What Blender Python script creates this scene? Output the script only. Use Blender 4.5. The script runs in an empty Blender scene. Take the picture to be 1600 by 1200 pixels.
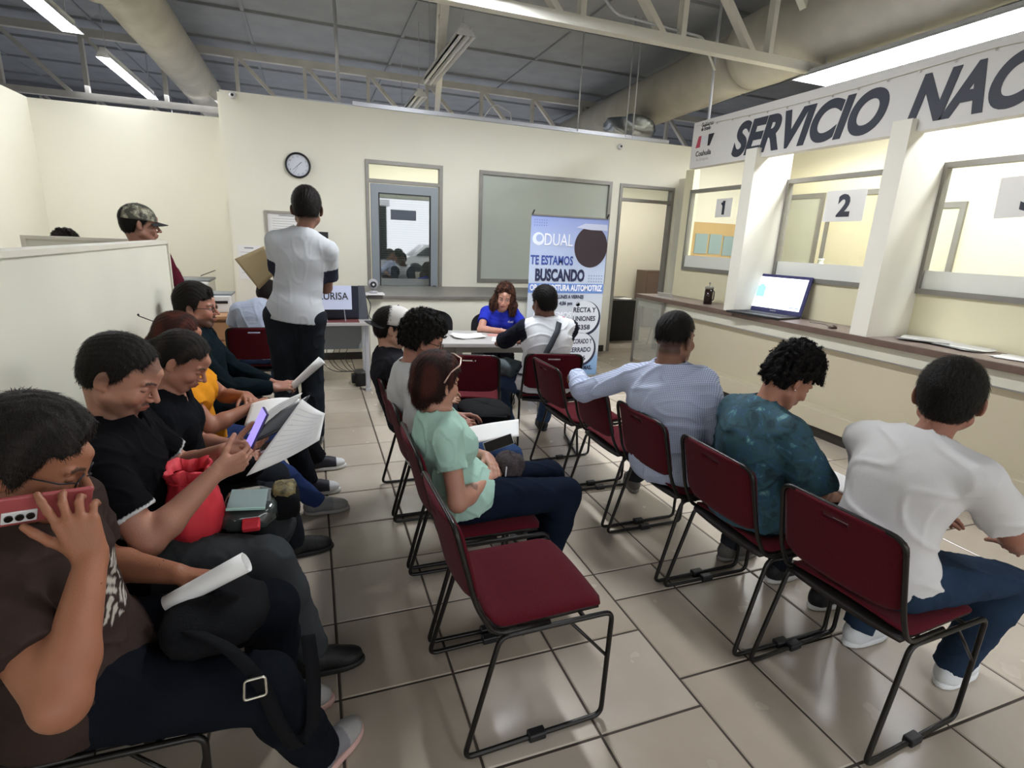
import bpy, math, random
import numpy as np
from mathutils import Vector, Matrix
random.seed(7); RNG = np.random.default_rng(7)
SC = bpy.context.scene; COL = SC.collection

# ---------------------------------------------------------------- camera
CAM_H = 1.70; FOC = 839.44; PITCH, ROLL, YAW = 0.261205, 0.0441015, -0.358756
def cam_axes():
    cy, sy = math.cos(YAW), math.sin(YAW)
    f = Vector((-sy*math.cos(PITCH), cy*math.cos(PITCH), -math.sin(PITCH)))
    r = Vector((cy, sy, 0)); u = r.cross(f); c, s = math.cos(ROLL), math.sin(ROLL)
    return c*r+s*u, -s*r+c*u, f
_r, _u, _f = cam_axes()
cd = bpy.data.cameras.new('camera'); cam = bpy.data.objects.new('camera', cd); COL.objects.link(cam)
cam.matrix_world = Matrix(((_r.x,_u.x,-_f.x,0),(_r.y,_u.y,-_f.y,0),(_r.z,_u.z,-_f.z,CAM_H),(0,0,0,1)))
cd.sensor_width = 36; cd.lens = FOC*36/1600; cd.clip_start = 0.05; cd.clip_end = 200
SC.camera = cam
# ---------------------------------------------------------------- colour management, world, large lights
SC.view_settings.view_transform = 'Standard'; SC.view_settings.look = 'None'
SC.view_settings.gamma = 1.0; SC.view_settings.use_curve_mapping = False
SC.view_settings.exposure = 0.35
try:
    SC.cycles.use_denoising = True; SC.cycles.max_bounces = 7; SC.cycles.diffuse_bounces = 4
    SC.cycles.sample_clamp_indirect = 6.0; SC.cycles.caustics_reflective = False; SC.cycles.caustics_refractive = False
except Exception: pass
W = bpy.data.worlds.new('sky'); SC.world = W; W.use_nodes = True
bg = W.node_tree.nodes['Background']; bg.inputs[0].default_value = (0.93,0.96,1.0,1); bg.inputs[1].default_value = 2.6
def area(name, loc, rot, sx, sy, power, col):
    l = bpy.data.lights.new(name, 'AREA'); l.shape = 'RECTANGLE'; l.size = sx; l.size_y = sy; l.energy = power; l.color = col
    o = bpy.data.objects.new(name, l); o.location = loc; o.rotation_euler = rot; COL.objects.link(o); return o
# daylight through the glazed shop front behind the viewer
_pt = area('daylight_portal', (2.0,-4.2,1.7), (math.radians(90),0,0), 10.4, 2.5, 1, (1,1,1)); _pt.data.cycles.is_portal = True
area('annex_fill_left', (1.9,8.9,3.1), (0,0,0), 2.5, .4, 45, (1,.97,.9))  # added fill light without a fitting, brightens the room behind the glazed door
area('annex_fill_right', (6.0,9.2,3.1), (0,0,0), 2.5, .4, 42, (1,.95,.85))  # added fill, no fixture here, lightens the room beyond the open doorway
area('hall_fill', (2.5,14.2,3.9), (0,0,0), 12.0, 5.0, 420, (.96,.97,1.0))  # broad fill added over the far hall so its bounce lifts the ceiling
area('office_fill', (6.3,6.0,3.1), (0,0,0), 1.2, 1.2, 26, (1,.97,.9))  # invented fill light, keeps the office behind the hatches from going dark
area('left_room_lamp', (-2.2,7.6,3.5), (0,0,0), .3, 2.4, 9, (1,.98,.93))

# ---------------------------------------------------------------- materials
def nodes(m):
    m.use_nodes = True; nt = m.node_tree; return nt, nt.nodes['Principled BSDF']
MATS = {}
def mat(name, col, rough=0.6, metal=0.0, noise=None, bump=0.0, bscale=60, spec=0.5, emit=None, estr=0, alpha=1.0, coat=0, trans=0, dark=0.75, detail=4, sheen=0):
    if name in MATS: return MATS[name]
    m = bpy.data.materials.new(name); nt, b = nodes(m); c = (*col[:3],1)
    b.inputs['Base Color'].default_value = c; b.inputs['Roughness'].default_value = rough; b.inputs['Metallic'].default_value = metal
    b.inputs['Specular IOR Level'].default_value = spec
    if coat: b.inputs['Coat Weight'].default_value = coat; b.inputs['Coat Roughness'].default_value = 0.05
    if trans: b.inputs['Transmission Weight'].default_value = trans
    if sheen: b.inputs['Sheen Weight'].default_value = sheen
    if emit: b.inputs['Emission Color'].default_value = (*emit,1); b.inputs['Emission Strength'].default_value = estr
    tc = nt.nodes.new('ShaderNodeTexCoord')
    if noise:
        n = nt.nodes.new('ShaderNodeTexNoise'); n.inputs['Scale'].default_value = noise; n.inputs['Detail'].default_value = detail
        nt.links.new(tc.outputs['Object'], n.inputs['Vector'])
        r = nt.nodes.new('ShaderNodeValToRGB'); r.color_ramp.elements[0].position = .3; r.color_ramp.elements[1].position = .7
        r.color_ramp.elements[0].color = (c[0]*dark,c[1]*dark,c[2]*dark,1); r.color_ramp.elements[1].color = c
        nt.links.new(n.outputs['Fac'], r.inputs['Fac']); nt.links.new(r.outputs['Color'], b.inputs['Base Color'])
    if bump:
        n2 = nt.nodes.new('ShaderNodeTexNoise'); n2.inputs['Scale'].default_value = bscale; n2.inputs['Detail'].default_value = 5
        nt.links.new(tc.outputs['Object'], n2.inputs['Vector'])
        bp = nt.nodes.new('ShaderNodeBump'); bp.inputs['Strength'].default_value = bump; bp.inputs['Distance'].default_value = 0.01
        nt.links.new(n2.outputs['Fac'], bp.inputs['Height']); nt.links.new(bp.outputs['Normal'], b.inputs['Normal'])
    MATS[name] = m; return m
def glass_mat(name, tint, refl=0.12, haze=None, hz=0.0):
    if name in MATS: return MATS[name]
    m = bpy.data.materials.new(name); m.use_nodes = True; nt = m.node_tree; nt.nodes.clear()
    out = nt.nodes.new('ShaderNodeOutputMaterial'); tr = nt.nodes.new('ShaderNodeBsdfTransparent'); tr.inputs[0].default_value = (*tint,1)
    gl = nt.nodes.new('ShaderNodeBsdfGlossy'); gl.inputs['Roughness'].default_value = 0.02; gl.inputs[0].default_value=(1,1,1,1)
    lw = nt.nodes.new('ShaderNodeLayerWeight'); pw = nt.nodes.new('ShaderNodeMath'); pw.operation = 'POWER'; pw.inputs[1].default_value = 5
    nt.links.new(lw.outputs['Facing'], pw.inputs[0]); ad = nt.nodes.new('ShaderNodeMath'); ad.operation = 'MULTIPLY_ADD'; ad.inputs[1].default_value = .8; ad.inputs[2].default_value = refl; ad.use_clamp = True
    nt.links.new(pw.outputs[0], ad.inputs[0]); mx = nt.nodes.new('ShaderNodeMixShader'); nt.links.new(ad.outputs[0], mx.inputs[0])
    last = tr.outputs[0]
    if haze:
        df = nt.nodes.new('ShaderNodeBsdfDiffuse'); df.inputs[0].default_value = (*haze,1); m2 = nt.nodes.new('ShaderNodeMixShader'); m2.inputs[0].default_value = hz
        nt.links.new(tr.outputs[0], m2.inputs[1]); nt.links.new(df.outputs[0], m2.inputs[2]); last = m2.outputs[0]
    nt.links.new(last, mx.inputs[1]); nt.links.new(gl.outputs[0], mx.inputs[2]); nt.links.new(mx.outputs[0], out.inputs[0])
    MATS[name] = m; return m
def attr_mat(name, rough=0.5, bump=0.0, bscale=80, spec=0.4, sss=0.0, sheen=0):
    m = mat(name, (1,1,1), rough=rough, bump=bump, bscale=bscale, spec=spec, sheen=sheen); nt = m.node_tree; b = nt.nodes['Principled BSDF']
    if not any(n.bl_idname == 'ShaderNodeAttribute' for n in nt.nodes):
        a = nt.nodes.new('ShaderNodeAttribute'); a.attribute_name = 'Col'; nt.links.new(a.outputs['Color'], b.inputs['Base Color'])
        if sss: b.inputs['Subsurface Weight'].default_value = sss; b.inputs['Subsurface Radius'].default_value = (0.6,0.25,0.15); b.inputs['Subsurface Scale'].default_value = 0.008
    return m
def hx(h):  # srgb hex to linear
    v = [int(h[i:i+2],16)/255 for i in (0,2,4)]
    return tuple((c/12.92 if c <= .04045 else ((c+.055)/1.055)**2.4) for c in v)

M_wall = mat('cream_wall_paint', hx('ebe8d8'), .75, noise=1.3, dark=.96, bump=.05, bscale=25)
M_wallgray = mat('pale_partition_laminate', hx('d6d4c4'), .6, noise=2.0, dark=.93)
M_wallcap = mat('partition_cap', hx('cfcabb'), .6)
M_head = mat('white_sign_board', hx('dcd9d6'), .65, noise=2, dark=.96)
M_fin = mat('ivory_fin_paint', hx('e9e6da'), .7, noise=1.5, dark=.96)
M_yel = mat('cream_yellow_paint', hx('e9e2c2'), .7, noise=1.5, dark=.97)
M_alu = mat('grey_aluminium', hx('8f8c86'), .45, metal=.35, noise=5, dark=.85)
M_doorleaf = mat('grey_door_leaf', hx('8d959b'), .5, metal=.2)
M_skirt = mat('black_skirting', hx('2b2621'), .5)
M_nose = mat('counter_nosing', hx('6a564c'), .45, noise=8, dark=.8)
M_ctop = mat('counter_laminate', hx('8c7c76'), .35, noise=9, dark=.85)
M_cpanel = mat('counter_panel', hx('c9bfa6'), .5, noise=1.6, dark=.93)
M_ceil = mat('dark_roof_deck', hx('9c9fa5'), .9, noise=3.0, dark=.86, bump=.3, bscale=12)
M_duct = mat('galvanised_duct_cover', hx('c0bcb2'), .7, noise=3, dark=.82, bump=.2, bscale=8)
M_truss = mat('pale_steel_truss', hx('d2cfca'), .55, noise=4, dark=.85)
M_trussw = mat('white_steel_truss', hx('dedcd2'), .5)
M_chrome = mat('conduit_steel', hx('c6c8cf'), .35, metal=.35)
M_foil = mat('foil_insulation', hx('a9b0ba'), .3, metal=.9, bump=1.0, bscale=7)
M_red = mat('maroon_upholstery', hx('560f1b'), .9, noise=180, dark=.70, bump=.25, bscale=400, spec=.15, sheen=.04)
M_blk = mat('black_tube_metal', hx('1d1a18'), .32, metal=.3, noise=40, dark=.7)
M_blkp = mat('black_plastic', hx('17171a'), .45)
M_shell = mat('dark_seat_shell', hx('1c1414'), .5)
M_paper = mat('white_paper', hx('e9e8e6'), .8)
M_ink = mat('black_ink', hx('2a2a30'), .7)
M_navy = mat('navy_sign_ink', hx('343844'), .6)
M_gray = mat('grey_table_laminate', hx('b9b6b4'), .4, noise=5, dark=.93)
M_wood = mat('light_wood', hx('b98c64'), .5, noise=9, dark=.8)
M_white = mat('white_plastic', hx('dcdcdc'), .4)

# ---------------------------------------------------------------- geometry helpers
class MB:
    def __init__(s): s.v = []; s.f = []; s.m = []
    def add(s, vs, fs, mi=0):
        o = len(s.v); s.v += [tuple(map(float,v)) for v in vs]; s.f += [tuple(i+o for i in f) for f in fs]; s.m += [mi]*len(fs); return s
    def box(s, lo, hi, mi=0):
        x0,y0,z0 = lo; x1,y1,z1 = hi
        return s.add([(x0,y0,z0),(x1,y0,z0),(x1,y1,z0),(x0,y1,z0),(x0,y0,z1),(x1,y0,z1),(x1,y1,z1),(x0,y1,z1)],
          [(3,2,1,0),(4,5,6,7),(0,1,5,4),(1,2,6,5),(2,3,7,6),(3,0,4,7)], mi)
    def obox(s, M, size, mi=0):   # oriented box centred on matrix M
        a,b,c = (k/2 for k in size); t = MB().box((-a,-b,-c),(a,b,c))
        return s.add([M @ Vector(v) for v in t.v], t.f, mi)
    def beam(s, a, b, w, h, mi=0, up=(0,0,1)):
        a, b = Vector(a), Vector(b); d = (b-a); L = d.length; d.normalize(); u = Vector(up)
        if abs(d.dot(u)) > .98: u = Vector((1,0,0))
        r = d.cross(u).normalized(); u = r.cross(d)
        M = Matrix(((d.x,r.x,u.x,(a.x+b.x)/2),(d.y,r.y,u.y,(a.y+b.y)/2),(d.z,r.z,u.z,(a.z+b.z)/2),(0,0,0,1)))
        return s.obox(M, (L,w,h), mi)
    def tube(s, pts, r, n=8, closed=False, mi=0, cap=True):
        P = [Vector(p) for p in pts]; N = len(P)
        rr = r if isinstance(r,(list,tuple)) else [r]*N
        T = []
        for i in range(N):
            if closed: t = P[(i+1)%N]-P[i-1]
            else: t = P[min(i+1,N-1)]-P[max(i-1,0)]
            T.append(t.normalized())
        u = Vector((0,0,1)) if abs(T[0].z) < .9 else Vector((1,0,0))
        vs = []; 
        for i in range(N):
            u = (u - T[i]*u.dot(T[i])); u = u.normalized() if u.length > 1e-6 else T[i].orthogonal().normalized()
            w = T[i].cross(u)
            for k in range(n):
                a = 2*math.pi*k/n; vs.append(P[i] + (u*math.cos(a)+w*math.sin(a))*rr[i])
        fs = []
        for i in range(N if closed else N-1):
            j = (i+1)%N
            for k in range(n): fs.append((i*n+k, i*n+(k+1)%n, j*n+(k+1)%n, j*n+k))
        if cap and not closed: fs.append(tuple(range(n-1,-1,-1))); fs.append(tuple((N-1)*n+k for k in range(n)))
        return s.add(vs, fs, mi)
    def lathe(s, prof, c=(0,0,0), n=24, mi=0, axis='z'):
        vs = []; fs = []
        for r, z in prof:
            for k in range(n):
                a = 2*math.pi*k/n; x,y = r*math.cos(a), r*math.sin(a)
                p = (x,y,z) if axis=='z' else ((x,z,y) if axis=='y' else (z,x,y)); vs.append((p[0]+c[0],p[1]+c[1],p[2]+c[2]))
        for i in range(len(prof)-1):
            for k in range(n): fs.append((i*n+k,i*n+(k+1)%n,(i+1)*n+(k+1)%n,(i+1)*n+k))
        fs.append(tuple(range(n-1,-1,-1))); fs.append(tuple((len(prof)-1)*n+k for k in range(n)))
        return s.add(vs, fs, mi)
    def slab(s, fn, nu, nv, mask=None, mi=0):   # fn(u,v,side) -> point ; u,v in 0..1 ; closed solid from a (masked) grid
        vs = {}; pts = []; fs = []
        def V(i,j,sd):
            k = (i,j,sd)
            if k not in vs: vs[k] = len(pts); pts.append(fn(i/nu, j/nv, sd))
            return vs[k]
        on = lambda i,j: 0 <= i < nu and 0 <= j < nv and (mask is None or mask(i,j))
        for i in range(nu):
            for j in range(nv):
                if not on(i,j): continue
                fs.append((V(i,j,0),V(i,j+1,0),V(i+1,j+1,0),V(i+1,j,0))); fs.append((V(i,j,1),V(i+1,j,1),V(i+1,j+1,1),V(i,j+1,1)))
                for (di,dj,a,b) in ((-1,0,(i,j),(i,j+1)),(1,0,(i+1,j+1),(i+1,j)),(0,-1,(i+1,j),(i,j)),(0,1,(i,j+1),(i+1,j+1))):
                    if not on(i+di,j+dj): fs.append((V(*a,0),V(*a,1),V(*b,1),V(*b,0)))
        return s.add(pts, fs, mi)
    def build(s, name, mats, parent=None, smooth=False, bevel=0, off=None, subd=0, autos=None):
        me = bpy.data.meshes.new(name); o = Vector(off) if off is not None else Vector((0,0,0))
        me.from_pydata([tuple(Vector(v)-o) for v in s.v], [], s.f); me.validate()
        if not isinstance(mats,(list,tuple)): mats = [mats]
        for m in mats: me.materials.append(m)
        if len(mats) > 1: me.polygons.foreach_set('material_index', s.m[:len(me.polygons)])
        if smooth: me.polygons.foreach_set('use_smooth', [True]*len(me.polygons))
        me.update(); ob = bpy.data.objects.new(name, me); COL.objects.link(ob)
        if parent: ob.parent = parent
        elif off is not None: ob.location = o
        if bevel:
            b = ob.modifiers.new('b','BEVEL'); b.width = bevel; b.segments = 2; b.limit_method = 'ANGLE'
        if subd:
            b = ob.modifiers.new('s','SUBSURF'); b.levels = subd; b.render_levels = subd
        return ob
def fillet(pts, r, n=5, closed=False):
    P = [Vector(p) for p in pts]; N = len(P); out = []
    for i in range(N):
        if not closed and i in (0,N-1): out.append(P[i]); continue
        a, b, c = P[i-1], P[i], P[(i+1)%N]; d1 = (a-b); d2 = (c-b); rr = min(r, d1.length*.45, d2.length*.45)
        p0 = b+d1.normalized()*rr; p2 = b+d2.normalized()*rr
        for k in range(n+1):
            t = k/n; out.append(p0*(1-t)**2 + b*2*t*(1-t) + p2*t*t)
    return out
def tag(o, label, cat, group=None, kind=None):
    if label: o['label'] = label
    if cat: o['category'] = cat
    if group: o['group'] = group
    if kind: o['kind'] = kind
    return o
def empty(name, loc=(0,0,0), rz=0.0):
    o = bpy.data.objects.new(name, None); COL.objects.link(o); o.location = loc; o.rotation_euler = (0,0,rz); o.empty_display_size = .1; return o
def struct(name, mb, mats, **k):
    o = mb.build(name, mats, **k); o['kind'] = 'structure'; return o
def copy_tree(o, parent=None):
    c = o.copy(); COL.objects.link(c)
    if parent: c.parent = parent
    for ch in list(o.children): copy_tree(ch, c)
    return c
def text_geo(txt, size, M, offset=0.0, shear=0.0, extrude=0.002, sx=1.0, width=None, align='LEFT', spacing=1.0):
    cu = bpy.data.curves.new('t','FONT'); cu.body = txt; cu.size = size; cu.offset = offset; cu.shear = shear; cu.extrude = extrude
    cu.align_x = 'LEFT'; cu.space_character = spacing; cu.resolution_u = 8 if size > .3 else 3
    ob = bpy.data.objects.new('t', cu); COL.objects.link(ob)
    dg = bpy.context.evaluated_depsgraph_get(); ev = ob.evaluated_get(dg); me = ev.to_mesh()
    vs = [v.co.copy() for v in me.vertices]; fs = [tuple(p.vertices) for p in me.polygons]; ev.to_mesh_clear()
    bpy.data.objects.remove(ob); bpy.data.curves.remove(cu)
    if not vs: return [], []
    x0 = min(v.x for v in vs); x1 = max(v.x for v in vs); k = sx if width is None else width/(x1-x0)
    w = (x1-x0)*k; ax = -w/2 if align == 'CENTER' else 0
    return [M @ Vector(((v.x-x0)*k+ax, v.y, v.z)) for v in vs], fs
def plane_M(origin, xdir, ydir=(0,0,1)):
    X = Vector(xdir).normalized(); Y = Vector(ydir).normalized(); Z = X.cross(Y); o = Vector(origin)
    return Matrix(((X.x,Y.x,Z.x,o.x),(X.y,Y.y,Z.y,o.y),(X.z,Y.z,Z.z,o.z),(0,0,0,1)))

# ---------------------------------------------------------------- floor
def build_floor():
    mb = MB(); T = .4367; g = .0048; cols = []
    def tile(x0,y0,x1,y1):
        if x1-x0 < .02 or y1-y0 < .02: return
        t = .5+.5*math.sin(x0*12.9+y0*78.2+random.random()*2); b = .004
        n0 = len(mb.v)
        X0,Y0,X1,Y1 = x0+g,y0+g,x1-g,y1-g
        mb.add([(X0,Y0,-.004),(X1,Y0,-.004),(X1,Y1,-.004),(X0,Y1,-.004),(X0+b,Y0+b,0),(X1-b,Y0+b,0),(X1-b,Y1-b,0),(X0+b,Y1-b,0)],
               [(4,5,6,7),(0,1,5,4),(1,2,6,5),(2,3,7,6),(3,0,4,7)])
        cols.extend([t]*8)
    i0 = -9
    for i in range(i0, 3):
        for j in range(-12, 22):
            x = .02+T*i; y = 5.677-T*(j+1); tile(x,y,x+T,y+T)
    xs = [1.33,1.75]+[1.75+.46*k for k in range(1,17)]; xl = [1.33,1.69]+[1.69+.49*k for k in range(1,16)]
    for a,b in zip(xs[:-1],xs[1:]):
        for j in range(-12, 8): y = 5.677-T*(j+1); tile(a,y,b,y+T)
    ys = [2.184,1.96]+[1.95-.505*k for k in range(1,12)]
    for a,b in zip(xl[:-1],xl[1:]):
        for y1,y0 in zip(ys[:-1],ys[1:]): tile(a,y0,b,y1)
    n = len(mb.v); mb.box((-4.2,-4.5,-.06),(9.2,11.2,-.004),1)
    m = bpy.data.materials.new('beige_ceramic_tile'); nt, b = nodes(m); b.inputs['Roughness'].default_value = .16; b.inputs['Specular IOR Level'].default_value = .5
    a = nt.nodes.new('ShaderNodeAttribute'); a.attribute_name = 'shade'
    tc = nt.nodes.new('ShaderNodeTexCoord'); no = nt.nodes.new('ShaderNodeTexNoise'); no.inputs['Scale'].default_value = 2.2; no.inputs['Detail'].default_value = 6
    nt.links.new(tc.outputs['Object'], no.inputs['Vector'])
    mx = nt.nodes.new('ShaderNodeMix'); mx.data_type = 'RGBA'; mx.inputs[6].default_value = (*hx('9a8c7b'),1); mx.inputs[7].default_value = (*hx('c3b8aa'),1)
    ma = nt.nodes.new('ShaderNodeMath'); ma.operation = 'MULTIPLY_ADD'; ma.inputs[1].default_value = .35
    nt.links.new(a.outputs['Fac'], ma.inputs[0]); m2 = nt.nodes.new('ShaderNodeMath'); m2.operation = 'MULTIPLY'; m2.inputs[1].default_value = .8
    nt.links.new(no.outputs['Fac'], m2.inputs[0]); nt.links.new(m2.outputs[0], ma.inputs[2]); nt.links.new(ma.outputs[0], mx.inputs[0])
    nt.links.new(mx.outputs[2], b.inputs['Base Color'])
    n3 = nt.nodes.new('ShaderNodeTexNoise'); n3.inputs['Scale'].default_value = 6; nt.links.new(tc.outputs['Object'], n3.inputs['Vector'])
    rr = nt.nodes.new('ShaderNodeMapRange'); rr.inputs[3].default_value = .12; rr.inputs[4].default_value = .34; nt.links.new(n3.outputs['Fac'], rr.inputs[0]); nt.links.new(rr.outputs[0], b.inputs['Roughness'])
    gm = mat('dark_grout', hx('4a4038'), .85, noise=10, dark=.6)
    o = struct('floor', mb, [m, gm])
    at = o.data.attributes.new('shade','FLOAT','POINT'); v = np.zeros(len(o.data.vertices), np.float32); v[:len(cols)] = cols; at.data.foreach_set('value', v)
build_floor()

# ---------------------------------------------------------------- walls
YB = 7.65; TW = .12; HW = 3.24
wb = MB()
def wpiece(x0,x1,z0,z1): wb.box((x0,YB,z0),(x1,YB+TW,z1))
wpiece(-.91,.71,0,HW); wpiece(.71,1.73,2.63,HW); wpiece(1.73,2.25,0,HW); wpiece(2.25,4.35,0,1.09); wpiece(2.25,4.35,2.62,HW)
wpiece(4.35,4.49,0,HW); wpiece(4.49,5.48,2.61,HW); wpiece(5.48,9.0,0,HW)
struct('wall_back', wb, M_wall)
struct('wall_left', MB().box((-3.52,-4.3,0),(-3.4,9.62,HW)).box((-3.4,9.5,0),(-.6,9.62,HW)).box((-.95,7.77,0),(-.83,9.5,HW)), M_wall)
struct('wall_annex', MB().box((4.2,10.4,0),(9.0,10.5,HW)).box((3.3,7.77,0),(3.42,10.5,HW)).box((-.83,9.9,0),(3.3,10.0,2.9)), M_wall)
struct('wall_right', MB().box((7.4,-4.3,0),(7.52,7.65,HW)), M_yel)
bb = MB().box((-.91,YB-.012,0),(.71,YB,.1)).box((3.5,YB-.012,0),(4.44,YB,.1))
struct('baseboard_back', bb, M_skirt)
# conduit line on the back wall top
tb = MB(); tb.beam((.58,YB+.05,HW+.035),(5.3,YB+.05,HW+.035),.05,.05); tb.beam((-.3,YB+.05,HW+.012),(.58,YB+.05,HW+.012),.03,.02)
struct('trim_1', tb, M_chrome)
# clock side: glazed door
def door(name, x0, x1, ztop, ztr, leaf=True):
    root = empty(name, (x0,YB,0)); root['kind'] = 'structure'; O = (x0,YB,0); w = .045
    f = MB().box((x0,YB-.02,0),(x0+w,YB+.09,ztop)).box((x1-w,YB-.02,0),(x1,YB+.09,ztop)).box((x0+w,YB-.02,ztop-w),(x1-w,YB+.09,ztop)).box((x0+w,YB-.015,ztr),(x1-w,YB+.085,ztr+w))
    f.build('door_frame', M_alu, root, off=O)
    MB().box((x0+w,YB+.03,ztr+w),(x1-w,YB+.036,ztop-w)).build('transom_pane', glass_mat('clear_glass',(.93,.95,.93),.02), root, off=O)
    return root, O
d1, O1 = door('door_1', .71, 1.73, 2.63, 2.355)
lf = MB(); a,b = .77,1.67; s = .1
lf.box((a,YB+.0,.02),(a+s,YB+.05,2.345)).box((b-s,YB+.0,.02),(b,YB+.05,2.345)).box((a+s,YB+.0,2.235),(b-s,YB+.05,2.345)).box((a+s,YB+.0,.02),(b-s,YB+.05,.2))
leaf = lf.build('door_leaf', M_doorleaf, d1, off=O1)
rim = MB().box((a+s,YB-.003,.2),(a+s+.015,YB+.02,2.235)).box((b-s-.015,YB-.003,.2),(b-s,YB+.02,2.235)).box((a+s,YB-.003,2.22),(b-s,YB+.02,2.235))
rim.build('glazing_bead', M_blkp, leaf, off=O1)
MB().box((a+s,YB+.02,.2),(b-s,YB+.026,2.235)).build('door_glass', glass_mat('mirror_glass',(.45,.5,.52),.22), d1, off=O1)
sl = MB()
for k in range(66): sl.obox(Matrix.Translation((1.22,YB+.075,.22+k*.03)) @ Matrix.Rotation(math.radians(58),4,'X'), (.80,.028,.002))
sl.build('blind_slats', mat('grey_blind_slats', hx('9aa3a6'), .6), d1, off=O1)
MB().box((1.03,YB+.012,1.9),(1.37,YB+.019,2.03)).build('notice_plate', mat('dark_notice', hx('4a5360'), .4), d1, off=O1)
MB().box((b-.075,YB-.03,.9),(b-.03,YB,1.03)).lathe([(.018,-.05),(.018,0)],(b-.05,YB,.93),12,0,'y').build('door_lock', M_blkp, d1, off=O1)
# translucent window
def window(name, x0,x1,z0,z1, y=YB):
    root = empty(name,(x0,y,z0)); root['kind'] = 'structure'; w = .05
    f = MB().box((x0,y-.02,z0),(x0+w,y+.08,z1)).box((x1-w,y-.02,z0),(x1,y+.08,z1)).box((x0+w,y-.02,z0),(x1-w,y+.08,z0+w)).box((x0+w,y-.02,z1-w),(x1-w,y+.08,z1))
    f.build('window_frame', M_alu, root, off=(x0,y,z0)); return root
w1 = window('window_1', 2.25,4.35,1.09,2.62)
MB().box((2.30,YB+.02,1.14),(4.30,YB+.026,2.57)).build('window_glass', glass_mat('sage_glass',(.85,.88,.82),.03,hx('cdd3c8'),.75), w1, off=(2.25,YB,1.09))
sl = MB()
for k in range(62): sl.obox(Matrix.Translation((3.3,YB+.06,1.15+k*.023)) @ Matrix.Rotation(math.radians(72),4,'X'), (1.99,.026,.0015))
sl.build('blind_slats', mat('sage_blind_slats', hx('a9b0a4'), .6), w1, off=(2.25,YB,1.09))
d2, O2 = door('door_2', 4.49, 5.48, 2.61, 2.36)
MB().box((4.54,YB+.09,.02),(4.58,YB+.95,2.34)).build('door_leaf', M_alu, d2, off=O2)
# low counter wall in front of the glazed door
struct('wall_counter', MB().box((.60,6.36,0),(3.50,7.60,.985)), M_wall)
struct('trim_2', MB().box((.57,6.33,.985),(3.53,7.64,1.02)), mat('grey_counter_cap', hx('77736d'), .4, noise=6, dark=.85), bevel=.004)
# partitions behind the left row
pm = MB().box((-.93,.2,0),(-.86,4.05,1.585)); struct('wall_partition', pm, M_wallgray)
struct('trim_3', MB().box((-.94,.19,1.585),(-.85,4.06,1.605)).box((-.94,4.05,0),(-.85,4.075,1.605)), M_wallcap)
struct('wall_partition_rear', MB().box((-1.95,5.0,0),(-1.2,5.06,1.56)), M_wallgray)
struct('trim_4', MB().box((-1.97,4.99,1.56),(-1.19,5.07,1.585)).box((-1.97,4.99,0),(-1.94,5.07,1.56)), M_wallcap)
# roof
rf = MB().box((-9,-4.5,4.9),(13,21,5.0)); struct('ceiling', rf, M_ceil)
ribs = MB()
for k in range(14): ribs.beam((-9,-1+k*1.6,4.88),(13,-1+k*1.6,4.88),.05,.04)
for k in range(9): ribs.beam((-8+k*2.4,-4,4.885),(-8+k*2.4,20,4.885),.05,.03)
struct('ceiling_beams', ribs, mat('grey_purlin', hx('94979c'), .9))
struct('wall_far', MB().box((-9,20.5,0),(13,20.7,4.9)).box((-9.2,-4.5,0),(-9,20.5,4.9)).box((13,-4.5,0),(13.2,20.5,4.9)).box((-9,-4.4,0),(-3.4,-4.25,4.9)).box((7.4,-4.4,0),(13,-4.25,4.9)), mat('dim_far_wall', hx('85868a'), .9, noise=1, dark=.8))
struct('wall_foil', MB().box((-8.9,18.6,3.95),(-2.2,18.66,4.35)), M_foil)

# ---------------------------------------------------------------- service counter bay
struct('wall_counter_front', MB().box((4.60,-2.2,.10),(4.98,6.2,.97)), M_cpanel)
struct('trim_5', MB().box((4.53,-2.2,.845),(4.60,6.9,.965)).box((4.575,-2.2,.825),(4.60,6.2,.845),1), [M_wallgray, M_chrome])
struct('counter_ledge', MB().box((4.44,-2.2,.10),(4.60,6.1,.27)), M_cpanel, bevel=.006)
struct('baseboard_counter', MB().box((4.47,-2.2,0),(4.60,6.1,.10)), M_skirt)
tag(MB().box((4.49,-2.2,.975),(5.0,6.9,1.02),0).box((4.475,-2.2,.965),(4.5,6.9,1.02),1).build('service_countertop', [M_ctop,M_nose], bevel=.004), 'long brown laminate service countertop under the numbered windows', 'countertop')
struct('wall_window_base', MB().box((5.0,-2.2,0),(5.1,6.75,1.40)).box((5.0,6.57,1.40),(5.1,6.75,2.75)), M_yel)
_we = [(5.08,6.752),(5.13,6.74),(5.62,7.30),(5.62,7.65),(5.55,7.65),(5.55,7.32)]
struct('wall_end', MB().add([(x,y,0) for x,y in _we]+[(x,y,2.75) for x,y in _we], [(5,4,3,2,1,0),(6,7,8,9,10,11)]+[(k,(k+1)%6,(k+1)%6+6,k+6) for k in range(6)]), M_wall)
struct('floor_slab', MB().box((-9,-4.4,-.3),(13,20.6,-.07)), mat('concrete_slab', hx('bfc1c4'), .9))
fins = [(4.90,5.06),(3.28,3.44),(1.66,1.82),(.04,.2)]
for k,(a,b) in enumerate(fins): struct('wall_fin' if k==0 else 'wall_fin.%03d'%k, MB().box((4.49,a,1.02),(5.0,b,2.76)), M_fin)
struct('wall_header', MB().box((4.555,-2.2,2.67),(4.66,6.1,3.20)), M_head)
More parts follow.
